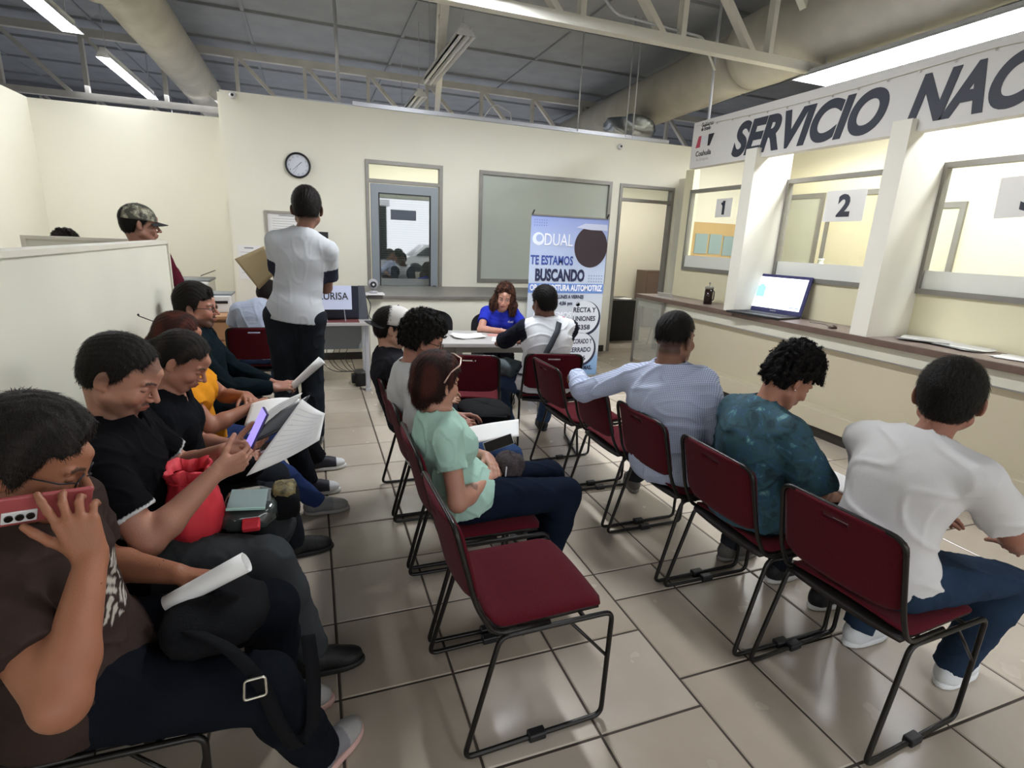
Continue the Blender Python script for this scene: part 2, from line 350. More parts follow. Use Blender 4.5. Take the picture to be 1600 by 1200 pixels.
# glazed hatches
def hatch(k, y0, y1):
    root = empty('window_%d'%(k+2), (5.0,y0,1.40)); root['kind'] = 'structure'; O = (5.0,y0,1.40); w = .045
    MB().box((4.97,y0,1.40),(5.04,y1,1.40+w)).box((4.97,y0,2.43),(5.04,y1,2.43+w)).box((4.97,y0,1.44),(5.04,y0+.03,2.43)).box((4.97,y1-.03,1.44),(5.04,y1,2.43)).build('window_frame', M_alu, root, off=O)
    MB().box((5.0,y0+.03,1.445),(5.006,y1-.03,2.43)).build('window_glass', glass_mat('hatch_glass',(.96,.97,.95),.02), root, off=O)
    MB().box((4.993,y0+.03,1.445),(4.998,y1-.03,1.60)).build('frosted_strip', mat('frosted_film', hx('e6e7e0'), .5), root, off=O)
for k,(a,b) in enumerate([(5.06,6.57),(3.44,4.90),(1.82,3.28),(.2,1.66)]): hatch(k,a,b)
def number_card(y0,y1,z0,z1,txt,tilt=0):
    r = empty('number_card', (4.985,(y0+y1)/2,z0)); O = r.location.copy()
    Mc = Matrix.Translation((4.985,(y0+y1)/2,(z0+z1)/2)) @ Matrix.Rotation(tilt,4,'X')
    MB().obox(Mc,(.002,y1-y0,z1-z0)).build('card', M_paper, r, off=O)
    v,f = text_geo(txt, (z1-z0)*.93, Mc @ plane_M((-.003,0,-(z1-z0)*.31),(0,-1,0)), offset=.012, extrude=.001, align='CENTER')
    nb = MB().add(v,f)
    if txt == '1': hgt = z1-z0; nb.obox(Mc @ Matrix.Translation((-.003,.027,hgt*.20)) @ Matrix.Rotation(.75,4,'X'), (.002,.05,.026))
    nb.build('numeral', M_navy, r, off=O); return r
tag(number_card(5.73,6.02,2.10,2.33,'1'), 'small white card with a bold numeral one, taped nearest the doorway', 'sign')
tag(number_card(3.93,4.37,2.02,2.32,'2'), 'white card reading two, on the pane above the laptop', 'sign')
tag(number_card(2.40,2.84,2.03,2.33,'3',-.05), 'white card showing a three, over the scattered counter papers', 'sign')
# sign lettering
sg = empty('sign_lettering', (4.55,5.3,2.73)); O = sg.location.copy()
Ms = plane_M((4.552,5.36,2.735),(0,-1,0))
v,f = text_geo('SERVICIO', .462, Ms, offset=.0195, shear=.28, extrude=.002, width=1.80); MB().add(v,f).build('lettering', M_navy, sg, off=O)
v,f = text_geo('NAC', .465, plane_M((4.552,3.38,2.745),(0,-1,0)), offset=.0195, shear=.28, extrude=.002, width=.86); MB().add(v,f).build('lettering', M_navy, sg, off=O)
tag(sg, 'large navy slanted letters reading SERVICIO NAC on the white header', 'sign lettering')
cr = empty('state_emblem', (4.55,5.93,2.72)); O = cr.location.copy()
for txt,z,sz,w in (('Gobierno',3.13,.065,.21),('de Estado',3.085,.06,.17),('Coahuila',2.80,.085,.28)):
    v,f = text_geo(txt, sz, plane_M((4.553,6.0 if w>.25 else 5.95,z),(0,-1,0)), offset=.0012, extrude=.001, width=w); MB().add(v,f).build('lettering', M_ink, cr, off=O)
v,f = text_geo('de Zaragoza', .05, plane_M((4.553,5.98,2.745),(0,-1,0)), extrude=.001, width=.22); MB().add(v,f).build('lettering', mat('pale_ink', hx('b9b4b4'), .7), cr, off=O)
def flag(pts, m): MB().add([(4.5525,y,z) for y,z in pts]+[(4.556,y,z) for y,z in pts], [(0,1,2,3),(4,7,6,5),(0,4,5,1),(1,5,6,2),(2,6,7,3),(3,7,4,0)]).build('emblem_bar', m, cr, off=O)
flag([(6.02,2.90),(5.94,2.90),(5.93,3.03),(5.98,3.03)], mat('emblem_red', hx('b84a5c'), .6)); flag([(5.80,2.90),(5.76,2.90),(5.70,3.03),(5.80,3.03)], M_ink)
flag([(5.93,2.93),(5.81,2.93),(5.81,3.02),(5.93,3.02)], mat('emblem_pale', hx('d3d2d6'), .6))
tag(cr, 'small state emblem with red and black bars at the left end of the header', 'emblem')
# string of small lights along the header
ga = MB(); pts = []
for k in range(60):
    t = k/59; y = 6.05-7.6*t; pts.append((4.545, y, 3.13-.045*abs(math.sin(t*7.5))+.03*math.cos(t*3)))
ga.tube(pts, .003, 5); gl = empty('light_garland', pts[0]); ga.build('cord', M_wallcap, gl, off=pts[0])
bl = MB()
for k in range(1,59,2): bl.lathe([(.002,-.012),(.007,-.004),(.006,.004),(.001,.01)], (pts[k][0]-.004,pts[k][1],pts[k][2]-.012), 8)
bl.build('bulb', mat('clear_bulb', hx('cfcac0'), .2), gl, off=pts[0], smooth=True)['kind'] = 'stuff'
tag(gl, 'thin string of small unlit bulbs draped along the header board', 'string lights')
# office seen through the hatches
def inner_frame(name, y0,y1,z0,z1, leafm):
    r = empty(name,(7.39,y0,z0)); r['kind']='structure'; O=(7.39,y0,z0)
    MB().box((7.36,y0,z0),(7.40,y0+.06,z1)).box((7.36,y1-.06,z0),(7.40,y1,z1)).box((7.36,y0+.06,z1-.07),(7.40,y1-.06,z1)).build('window_frame', M_alu, r, off=O)
    MB().box((7.38,y0+.06,z0),(7.395,y1-.06,z1-.07)).build('window_glass', leafm, r, off=O)
ing = mat('grey_inner_glass', hx('b6b8a6'), .25)
inner_frame('window_6', 6.5,7.3,.9,2.6, ing); inner_frame('window_7', 5.45,6.4,.9,2.6, mat('cream_inner_glass', hx('cfc7a8'), .3))
inner_frame('door_3', 4.5,5.6,0,2.38, mat('pale_inner_door', hx('cfcfb8'), .5))
cb = empty('cork_board', (6.5,7.62,1.1)); O = cb.location.copy()
MB().box((5.9,7.62,1.05),(7.2,7.645,2.12)).build('board', mat('cork', hx('c9ab78'), .9, noise=60, dark=.85), cb, off=O)
tag(cb, 'tan cork notice board on the office wall behind hatch one', 'notice board')
for k,(x0,x1,z0,z1,m) in enumerate([(5.97,6.22,1.62,1.94,'blue'),(6.26,6.51,1.62,1.94,'blue'),(6.55,6.78,1.60,1.92,'blue'),(6.0,6.22,1.16,1.52,'w'),(6.28,6.55,1.18,1.50,'w'),(6.66,6.95,1.22,1.45,'w')]):
    o = MB().box((x0,7.608,z0),(x1,7.616,z1)).build('pinned_sheet', mat('bluegrey_folder', hx('8fa3a6'), .5) if m=='blue' else M_paper, off=(x0,7.61,z0))
    tag(o, ['blue-grey folder pinned at the left of the cork board','middle blue-grey folder pinned on the cork board','blue-grey folder pinned at the right of the trio','white sheet pinned low at the left of the cork board','white sheet with dark figure pinned low on the cork board','white sheet pinned at the lower right of the cork board'][k], 'notice', 'papers pinned on the cork board')
# glazed end bay of the counter
gs = empty('glass_counter_screen', (4.5,6.55,0)); O = gs.location.copy()
MB().beam((4.49,6.86,0),(4.49,6.86,.965),.03,.03).beam((4.49,6.22,.1),(4.49,6.22,.965),.03,.03).beam((4.49,6.22,.95),(4.49,6.86,.95),.03,.03).build('frame', M_alu, gs, off=O)
MB().box((4.487,6.235,.06),(4.493,6.845,.935)).build('pane', glass_mat('screen_glass',(.86,.88,.86),.05,(.8,.8,.76),.25), gs, off=O)
tag(gs, 'aluminium framed glass panel closing the end of the counter', 'glass panel')
# ---------------------------------------------------------------- lamps, ducts, trusses, conduits
def tube_lamp(x, y0, y1, z, on=True, label='', power=0, w=.16, strength=14):
    r = empty('fluorescent_lamp', (x,(y0+y1)/2,z)); O = r.location.copy()
    M_ref = mat('white_reflector', hx('dfe0e4'), .4)
    mb = MB()
    mb.add([(x-w/2,y0,z),(x-w*.28,y0,z+.07),(x+w*.28,y0,z+.07),(x+w/2,y0,z),(x-w/2,y1,z),(x-w*.28,y1,z+.07),(x+w*.28,y1,z+.07),(x+w/2,y1,z)],
      [(0,1,5,4),(1,2,6,5),(2,3,7,6),(0,3,2,1),(4,5,6,7)])
    mb.box((x-w*.2,y0+.02,z+.07),(x+w*.2,y1-.02,z+.12)); mb.build('reflector', M_ref, r, off=O)
    m = mat('lit_tube_%d'%strength, (1,1,1), emit=(.92,.95,1.0), estr=strength) if on else mat('unlit_tube', hx('e4e4ea'), .3)
    for dx in ((-.04,.04) if w<.4 else (-.2,-.07,.07,.2)):
        MB().tube([(x+dx,y0+.04,z+.015),(x+dx,y1-.04,z+.015)], .019, 10).build('tube', m, r, off=O, smooth=True)
    [MB().tube([(x,yy,z+.12),(x,yy,4.86)],.006,6).build('hanger_rod', M_chrome, r, off=O) for yy in (y0+.15,y1-.15)]
    tag(r, label, 'ceiling lamp', 'fluorescent lamps under the roof')
    if on and power: area('tube_light', (x,(y0+y1)/2,z-.02), (0,0,0), w, y1-y0, power, (.93,.96,1.0))
    return r
tube_lamp(-2.37, 5.8, 8.08, 3.72, True, 'lit fluorescent lamp cropped by the top left corner', 24, .20, 30)
tube_lamp(-2.36, 9.0, 11.4, 3.72, True, 'lit fluorescent lamp, second in the left line', 17)
tube_lamp(-2.46, 13.2, 15.4, 3.72, True, 'small far lit fluorescent lamp low over the left wall', 10)
tube_lamp(1.68, 6.35, 8.5, 3.80, False, 'unlit white fluorescent lamp hanging in the middle line', 0, .22)
tube_lamp(1.70, 3.3, 5.1, 3.80, True, 'lit fluorescent lamp at the top edge in the middle line', 105)
tube_lamp(1.72, 9.2, 11.2, 3.80, False, 'far unlit fluorescent lamp at the end of the middle line', 0, .22)
tube_lamp(5.55, 1.9, 5.35, 3.60, True, 'very bright wide fluorescent lamp over the office behind the sign', 55, .60, 45)
tube_lamp(5.65, -2.2, 1.3, 3.72, True, 'lit fluorescent lamp over the office past the right edge', 35, .30)
tube_lamp(-2.42, 0.8, 3.2, 3.72, True, 'lit fluorescent lamp above the left row of seats', 6)
tube_lamp(1.70, -1.6, 0.8, 3.80, True, 'lit fluorescent lamp above the viewer', 10)
def duct(name, secs, label):
    r = empty(name, secs[0][0]); O = r.location.copy()
    for a,b,ra in secs:
        A, B = Vector(a), Vector(b); n = 26; P = []; R = []
        P = [A]+[A.lerp(B,k/n) for k in range(n+1)]+[B]; R = [ra*.86]+[ra*(1+.018*(k%4==0)) for k in range(n+1)]+[ra*.86]
        MB().tube(P, R, 28).build('duct_section', M_duct, r, off=O, smooth=True)
    tag(r, label, 'air duct'); return r
duct('air_duct', [((-1.92,4.2,4.32),(-1.90,7.5,4.32),.44),((-1.80,7.3,4.22),(-1.78,18,4.22),.31)], 'beige insulated air duct ending bluntly above the left wall')
duct('air_duct', [((5.55,2.0,4.28),(5.75,6.6,4.28),.45),((5.77,6.7,4.24),(6.2,14.0,4.2),.40)], 'long wrinkled beige air duct running over the office wall')
def truss(y, x0, x1, zb, zt, label, m, ph=0):
    r = empty('roof_truss', (x0,y,zb)); O = r.location.copy()
    MB().beam((x0,y,zb),(x1,y,zb),.10,.10).build('bottom_chord', m, r, off=O)
    MB().beam((x0,y,zt),(x1,y,zt),.10,.12).build('top_chord', m, r, off=O)
    x = x0+ph; k = 0
    while x < x1-1.0:
        MB().beam((x,y,zb),(x,y,zt),.09,.06).build('strut', m, r, off=O)
        MB().beam((x,y,zt),(x+.95,y,zb),.09,.06).build('diagonal', m, r, off=O); x += 1.15
    tag(r, label, 'roof truss', 'steel roof trusses')
truss(5.35, -3.5, 9.5, 3.75, 4.78, 'near white steel roof truss crossing above the sign', M_trussw, .3)
truss(11.9, -8.5, 9.5, 3.74, 4.70, 'middle pale steel roof truss behind the back wall', M_truss, .5)
truss(17.6, -8.5, 9.5, 3.74, 4.70, 'far pale steel roof truss near the foil strip', M_truss, .2)
gd = empty('roof_girder', (1.2,5.8,3.9)); O = gd.location.copy()
MB().beam((1.25,5.4,4.0),(2.6,12.2,3.95),.09,.09).build('bottom_chord', M_truss, gd, off=O)
MB().beam((1.25,5.4,4.75),(2.6,12.2,4.75),.09,.09).build('top_chord', M_truss, gd, off=O)
for k in range(6):
    a = Vector((1.25,5.4,4.0)).lerp(Vector((2.6,12.2,3.95)), k/6); b = Vector((1.25,5.4,4.75)).lerp(Vector((2.6,12.2,4.75)), (k+.8)/6)
    MB().beam(a,b,.04,.04).build('diagonal', M_truss, gd, off=O)
tag(gd, 'pale steel girder running lengthwise beside the unlit lamp', 'roof girder')
def pipe(pts, r, label, name='conduit_pipe', m=None, rad=.08):
    o = MB().tube(fillet(pts,rad,5), r, 8).build(name, m or M_chrome, off=pts[0], smooth=True); tag(o, label, 'pipe', 'steel conduits and hangers'); return o
pipe([(.42,YB+.05,HW+.03),(.40,YB+.05,4.86)], .022, 'thick chrome conduit rising from the back wall near the clock')
for x,l in ((3.72,'thin steel hanger over the translucent window'),(4.52,'thin steel hanger just left of the wall camera'),(4.64,'thin steel hanger just right of its twin above the camera')):
    pipe([(x,YB+.03,HW+.03),(x,YB+.03,4.86)], .010, l)
pipe([(4.62,5.92,3.2),(4.60,5.92,3.9),(4.60,5.92,4.8)], .016, 'steel conduit rising from the left end of the sign header')
pipe([(4.60,5.9,3.75),(4.0,5.4,3.86),(2.9,5.3,3.86),(2.6,5.3,4.1)], .014, 'bent conduit clipped along the near truss')
pipe([(2.7,YB+.05,HW+.05),(2.7,YB+.05,3.4),(2.45,YB+.05,3.5),(2.3,YB+.05,3.3)], .010, 'small looping conduit on top of the back wall')
def cam_(loc, lab):
    r = empty('security_camera', loc); 
    MB().lathe([(.035,0),(.04,-.01),(.038,-.03),(.02,-.045)],(0,0,0),18,0,'y').build('housing', M_white, r, smooth=True)
    MB().lathe([(.014,-.044),(.016,-.052),(.008,-.056)],(0,0,0),14,0,'y').build('lens', M_blkp, r, smooth=True); tag(r, lab, 'security camera')
cam_((-.77,YB-.005,3.19), 'small white security camera high above the clock'); cam_((4.42,YB-.005,3.12), 'small white security camera near the sign end of the wall')

# ---------------------------------------------------------------- wall things
def clock():
    r = empty('wall_clock', (-.10,YB,2.485)); R = .148
    MB().lathe([(R*.86,-.012),(R*.88,-.036),(R,-.04),(R*1.02,-.02),(R,0)],(0,0,0),48,0,'y').build('rim', M_blkp, r, smooth=True)
    MB().lathe([(R*.88,-.015),(R*.88,-.006)],(0,0,0),48,0,'y').build('dial', mat('clock_dial', hx('d9dde6'), .5), r)
    mk = MB()
    for h in range(12):
        a = math.radians(90-30*h); v,f = text_geo(str(h or 12), .024, plane_M((math.cos(a)*R*.70,-.0165,math.sin(a)*R*.70-.009),(1,0,0)), extrude=.0005, align='CENTER'); mk.add(v,f)
    for h in range(60):
        a = math.radians(6*h); mk.beam((math.cos(a)*R*.80,-.016,math.sin(a)*R*.80),(math.cos(a)*R*.85,-.016,math.sin(a)*R*.85),.001,.0015)
    mk.build('numerals', M_ink, r)
    for nm, ang, L, w in (('hour_hand',42,.06,.006),('minute_hand',222,.085,.004),('second_hand',245,.09,.002)):
        a = math.radians(ang); MB().beam((0,-.019,0),(math.cos(a)*L,-.019,math.sin(a)*L),.0015,w).build(nm, M_ink, r)
    tag(r, 'round wall clock with black rim and pale dial', 'clock')
clock()
def sheet(name, x0,x1,z0,z1, label, lines=6, y=YB-.004, frame=None):
    r = empty(name, ((x0+x1)/2,y,z0)); O = r.location.copy()
    MB().box((x0,y-.002,z0),(x1,y+.002,z1)).build('sheet', M_paper, r, off=O)
    ln = MB(); h = z1-z0
    ln.box((x0+.3*(x1-x0),y-.0032,z1-.10*h),(x0+.7*(x1-x0),y-.0022,z1-.06*h))
    for k in range(lines):
        z = z1-(.2+.1*k)*h
        if z < z0+.05*h: break
        ln.box((x0+.12*(x1-x0),y-.0032,z-.004),(x1-(.12+.1*(k%3))*(x1-x0),y-.0022,z))
    ln.build('print', mat('grey_print', hx('9a9aa2'), .7), r, off=O)
    if frame: 
        w=.03; MB().box((x0-w,y-.02,z0-w),(x0,y+.004,z1+w)).box((x1,y-.02,z0-w),(x1+w,y+.004,z1+w)).box((x0,y-.02,z1),(x1,y+.004,z1+w)).box((x0,y-.02,z0-w),(x1,y+.004,z0)).build('frame', frame, r, off=O)
    tag(r, label, 'notice'); return r
sheet('framed_notice', -.49,-.05,1.60,1.90, 'framed printed notice on the wall behind the standing man', 6, YB-.006, mat('grey_frame', hx('9b968c'), .5))
sheet('framed_notice', -.50,-.10,1.16,1.50, 'black framed notice partly hidden behind the standing man', 3, YB-.006, M_blkp)
sheet('wall_paper_notice', -.86,-.60,1.08,1.50, 'unframed white printed sheet taped beside the brown envelope', 7)
tag(MB().box((.10,YB-.03,1.62),(.22,YB,1.70)).build('wall_bracket', M_blkp, off=(.16,YB,1.66)), 'small black bracket on the wall right of the standing man', 'bracket')

# ---------------------------------------------------------------- maroon sled chairs
def make_chair():
    r = empty('sled_chair'); 
    for s in (-1,1):
        y = .25*s
        P = fillet([(0,y,.012),(.53,y,.012),(.535,y,.455),(.12,y*.94,.45)], .035, 5, closed=True)
        MB().tube(P, .0095, 9, closed=True).build('side_frame', M_blk, r, smooth=True)
        MB().tube([(.37,y*.98,.452),(.53,y,.27)], .006, 7).build('brace', M_blk, r, smooth=True)
        MB().box((.235,y-.018,.0),(.30,y+.018,.03)).build('floor_clip', M_blkp, r, bevel=.005)
    MB().tube([(.2,-.24,.445),(.2,.24,.445)],.008,8).tube([(.43,-.245,.448),(.43,.245,.448)],.008,8).build('crossbar', M_blk, r, smooth=True)
    P = fillet([(.30,-.232,.462),(.10,-.232,.462),(.035,-.232,.58),(-.035,-.222,.865),(-.035,.222,.865),(.035,.232,.58),(.10,.232,.462),(.30,.232,.462)], .05, 6)
    MB().tube(P, .009, 9).build('back_frame', M_blk, r, smooth=True)
    def rr(t, w, rad, H):   # half width at t (metres along) with rounded ends
        d = min(t, H-t)
        return w if d >= rad else w-rad+math.sqrt(max(0,rad*rad-(rad-d)**2))
    def bk(u,v,sd):
        H = .29; t = v*H; w = rr(t,.222,.045,H); y = (u*2-1)*w; z = .578+t
        x = .043-(z-.56)*.245 + .028*(1-(y/.222)**2)*-1 + .012
        e = min(1, min(u,1-u)*9+.15); th = .013*math.sqrt(e)
        return (x+th if sd==0 else x-th, y, z)
    nu,nv = 26,18
    MB().slab(bk, nu, nv, lambda i,j: not (10<=i<=15 and j==15)).build('backrest', M_red, r, smooth=True)
    def st(u,v,sd):
        H = .44; t = v*H; w = rr(t,.225,.05,H); y = (u*2-1)*w; x = .085+t
        z = .478 + .010*(1-(y/.225)**2) - .018*max(0,(t-.36)/.08)**2 + .02*max(0,(.08-t)/.08)**2
        e = math.sqrt(min(1, min(min(u,1-u),min(v,1-v))*12+.1)); th = .017*e
        return (x, y, z+th if sd==1 else z-.4*th)
    MB().slab(st, 22, 22).build('seat', M_red, r, smooth=True)
    def sh(u,v,sd):
        y = (u*2-1)*.215; x = .09+v*.41; return (x,y,.472-.008*(1-(y/.215)**2) if sd==1 else .455-.012*(1-(y/.215)**2))
    MB().slab(sh, 8, 8).build('seat_shell', M_shell, r, smooth=True)
    return r
chair0 = make_chair(); _first = [True]
def place_chair(x, y, deg, label, group):
    c = chair0 if _first[0] else copy_tree(chair0); _first[0] = False
    c.location = (x,y,0); c.rotation_euler = (0,0,math.radians(deg)); tag(c, label, 'chair', group); return c
place_chair(.39,1.615,2,'empty maroon sled chair in the front of the centre aisle','chairs in the middle row')
place_chair(.39,2.18,0,'maroon sled chair under the woman in the mint top','chairs in the middle row')
place_chair(.39,2.74,0,'maroon sled chair under the man in the white tee with glasses','chairs in the middle row')
place_chair(.39,3.31,0,'maroon sled chair under the person in the pale cap','chairs in the middle row')
place_chair(1.68,1.17,4,'maroon sled chair under the man in the white T-shirt','chairs in the right row')
place_chair(1.62,1.72,0,'maroon sled chair under the person in the teal leaf shirt','chairs in the right row')
place_chair(1.60,2.27,0,'maroon sled chair under the man in the checked shirt','chairs in the right row')
place_chair(1.60,2.84,0,'empty maroon sled chair with a hand resting on its back','chairs in the right row')
place_chair(1.56,3.41,2,'empty maroon sled chair at the far end of the right row','chairs in the right row')
for y,l in ((1.52,'person in the brown tee'),(2.03,'man in the black polo'),(2.62,'woman in the black blouse'),(3.16,'person in the yellow shirt'),(3.73,'man in the dark green shirt')):
    place_chair(-.85,y,0,'sled chair against the partition under the '+l,'chairs in the left row')
place_chair(1.73,3.72,76,'maroon sled chair under the man at the interview table','chairs at the interview table')
place_chair(1.07,3.78,72,'empty maroon sled chair facing the interview table','chairs at the interview table')
place_chair(-.50,5.15,88,'maroon sled chair under the person in pale blue at the desk','chairs at the desks')
# black visitor chairs behind the table
def black_chair():
    r = empty('visitor_chair'); m = mat('black_chair_fabric', hx('141416'), .85, noise=120, dark=.6)
    def bk(u,v,sd):
        a = (u*2-1); b = (v*2-1); k = math.sqrt(max(.02,1-abs(b)**3)); y = a*.235*k; z = .70+b*.19; x = -.02-(z-.5)*.12+.05*a*a
        th = .022*math.sqrt(max(.02,(1-a*a)*(1-b*b))); return (x+th if sd==0 else x-th,y,z)
    MB().slab(bk,18,14).build('backrest', m, r, smooth=True)
    def st(u,v,sd):
        a=u*2-1; b=v*2-1; k=math.sqrt(max(.03,1-abs(b)**4)); th=.03*math.sqrt(max(.03,(1-a*a)*(1-b*b))); return (.25+b*.22,a*.23*k,.45+(th if sd==1 else -th))
    MB().slab(st,14,14).build('seat', m, r, smooth=True)
    for s in (-1,1):
        MB().tube(fillet([(.0,.2*s,.0),(.03,.2*s,.42),(.42,.2*s,.42),(.48,.2*s,0)],.04),.011,8).build('leg_frame', M_blk, r, smooth=True)
    MB().tube([(.03,-.12,.42),(-.03,-.12,.6)],.01,8).tube([(.03,.12,.42),(-.03,.12,.6)],.01,8).build('back_post', M_blk, r, smooth=True); return r
b1 = black_chair(); b1.location = (1.28,6.12,0); b1.rotation_euler = (0,0,math.radians(-95)); tag(b1,'empty black round-backed chair behind the interview table','chair')
b2 = copy_tree(b1); b2.location = (1.93,5.92,0); b2.rotation_euler = (0,0,math.radians(-105)); tag(b2,'black round-backed chair under the woman in blue','chair')

# ---------------------------------------------------------------- interview table and its papers
TBL = Matrix.Translation((1.60,5.17,0)) @ Matrix.Rotation(math.radians(-9),4,'Z')
tr = empty('folding_table', (1.60,5.17,0), math.radians(-9))
MB().box((-.80,-.37,.70),(.80,.37,.74)).build('tabletop', M_gray, tr, bevel=.006)
for s in (-1,1):
    MB().tube(fillet([(.55*s,-.28,.02),(.55*s,-.28,.66),(.55*s,.28,.66),(.55*s,.28,.02)],.05),.014,8).tube([(.55*s,-.28,.2),(.55*s,.28,.2)],.01,8).build('leg_frame', M_alu, tr, smooth=True)
MB().box((-.30,-.33,.60),(-.24,-.27,.70)).box((-.5,-.31,.64),(.5,-.28,.69)).build('leg_bracket', M_alu, tr)
tag(tr, 'long pale grey folding table where the woman in blue sits', 'table')
def loose(name, M, w, h, label, n=1, m=None, curl=0, group=None, cat='paper'):
    mb = MB(); M = M @ Matrix.Translation((0,0,.0006))
    for k in range(n):
        Mk = M @ Matrix.Translation((random.uniform(-.01,.01)*(n>1),random.uniform(-.01,.01)*(n>1),k*.0016)) @ Matrix.Rotation(random.uniform(-.3,.3)*(n>1),4,'Z')
        def fn(u,v,sd): 
            a=(u-.5)*w; b=(v-.5)*h; return Mk @ Vector((a,b,curl*(a/w*2)**2+(.0012 if sd else 0)))
        mb.slab(fn,6,4)
    o = mb.build(name, m or M_paper, off=M.translation, smooth=False); tag(o,label,cat,group); return o
def tb(x,y,a=0,z=.74): return TBL @ Matrix.Translation((x,y,z)) @ Matrix.Rotation(math.radians(a),4,'Z')
loose('paper_stack', tb(-.16,-.02,15), .30,.22, 'crumpled pile of white papers on the interview table', 7, curl=.012)
loose('paper_sheet', tb(.22,-.16,-12), .30,.22, 'single white form lying in front of the seated man')
loose('paper_sheet', tb(.42,.12,30), .22,.16, 'small white sheet by the forearm of the woman in blue')
loose('pink_form', tb(.16,.10,5), .20,.12, 'reddish form on the interview table', 1, mat('pink_paper', hx('c98f86'), .8))
r = empty('reading_glasses', tb(.06,.22).translation); O=r.location.copy()
MB().tube([tb(0+.03*math.cos(a*.6),.22+.02*math.sin(a*.6),0,.75).to_translation() for a in range(11)],.002,6,closed=True).tube([tb(.09+.03*math.cos(a*.6),.22+.02*math.sin(a*.6),0,.75).to_translation() for a in range(11)],.002,6,closed=True).tube([tb(.03,.22,0,.75).to_translation(),tb(.06,.22,0,.75).to_translation()],.002,6).build('rim', M_blkp, r, off=O); tag(r,'folded dark reading glasses on the interview table','glasses')
o = MB().obox(tb(.33,.0,20,.746),(.10,.02,.012)).build('marker_pen', M_blkp, off=tb(.33,.0).translation, bevel=.003); tag(o,'short black marker lying on the interview table','pen')

# ---------------------------------------------------------------- recruiting banner
BY = 6.05; bx0,bx1 = 2.42,3.44; bw = bx1-bx0
br = empty('roll_up_banner', ((bx0+bx1)/2,BY,0)); O = br.location.copy()
def bm(name,h,r=.55): return mat(name,hx(h),r)
m = bpy.data.materials.new('banner_print'); nt,b = nodes(m); b.inputs['Roughness'].default_value=.38
tc = nt.nodes.new('ShaderNodeTexCoord'); sx = nt.nodes.new('ShaderNodeSeparateXYZ'); nt.links.new(tc.outputs['Generated'], sx.inputs[0])
cr_ = nt.nodes.new('ShaderNodeValToRGB'); e = cr_.color_ramp.elements; e[0].position=0; e[0].color=(*hx('7fa4cf'),1); e[1].position=1; e[1].color=(*hx('8fa0d6'),1)
for p,c in ((.12,'8fb0d6'),(.16,'c3c9d4'),(.45,'cdd4de'),(.66,'c4d2ea'),(.84,'aebce2')): q = e.new(p); q.color=(*hx(c),1)
nt.links.new(sx.outputs['Z'], cr_.inputs['Fac']); nt.links.new(cr_.outputs['Color'], b.inputs['Base Color'])
MB().box((bx0,BY,.05),(bx1,BY+.004,2.0)).build('sheet', m, br, off=O)
MB().box((bx0-.01,BY-.05,0),(bx1+.01,BY+.06,.05)).build('base', M_alu, br, off=O, bevel=.006)
MB().beam((bx0,BY,2.0),(bx1,BY,2.0),.02,.015).build('top_rail', M_alu, br, off=O)
MB().tube([(2.93,BY+.03,.04),(2.93,BY+.03,1.99)],.008,8).build('pole', M_alu, br, off=O)
for x in (bx0+.02,bx1-.02): MB().obox(Matrix.Translation((x,BY,2.025)) @ Matrix.Rotation(.4,4,'Y'),(.012,.02,.06)).build('clip', M_blkp, br, off=O)
def blet(txt,x,z,size,w,hexc,off=.0,align='LEFT',rz=0):
    v,f = text_geo(txt,size,plane_M((x,BY-.0045,z),(1,0,0)),offset=off,extrude=.0008,width=w,align=align); MB().add(v,f).build('lettering', bm('banner_ink_'+hexc,hexc), br, off=O)
def disc(cx,cz,rad,hexc,dy,n=40,rx=None): 
    rx = rx or rad; pts=[(cx+rx*math.cos(6.2832*k/n),BY-dy,cz+rad*math.sin(6.2832*k/n)) for k in range(n)]; pts2=[(x,y+.0015,z) for x,y,z in pts]
    MB().add(pts+pts2,[tuple(range(n)),tuple(range(2*n-1,n-1,-1))]+[(k,n+k,n+(k+1)%n,(k+1)%n) for k in range(n)]).build('printed_disc', bm('banner_'+hexc,hexc), br, off=O)
blet('DUAL',2.60,1.66,.20,.37,'f2f4fb',.0)
disc(2.52,1.73,.075,'e6ecf8',.003); disc(2.53,1.74,.042,'a9b9df',.0045)
blet('TE ESTAMOS',2.43,1.44,.145,.56,'3a52a0',.004); blet('BUSCANDO',2.50,1.25,.19,.66,'2a2f52',.009)
MB().box((bx0,BY-.003,1.10),(bx1,BY-.001,1.215)).build('printed_band', bm('banner_band','6b8fd2'), br, off=O)
blet('OP. DE COSTURA AUTOMOTRIZ',2.44,1.13,.10,.98,'f4f6ff',.004)
blet('TURNO FIJO DE LUNES A VIERNES',2.47,1.035,.062,.70,'3a3f58',.002); blet('a 4:36 pm',2.80,.955,.062,.22,'3a3f58',.002)
disc(3.10,.96,.03,'3a3f58',.003,20); disc(3.10,.96,.025,'dde3ee',.0045,20)
blet('OFRECEMOS :',2.50,.80,.095,.56,'f2f6ff',.004)
MB().box((2.86,BY-.003,.68),(2.98,BY-.001,.74)).box((2.90,BY-.004,.64),(3.0,BY-.0032,.70)).build('printed_icon', bm('banner_icon','4f86c8'), br, off=O)
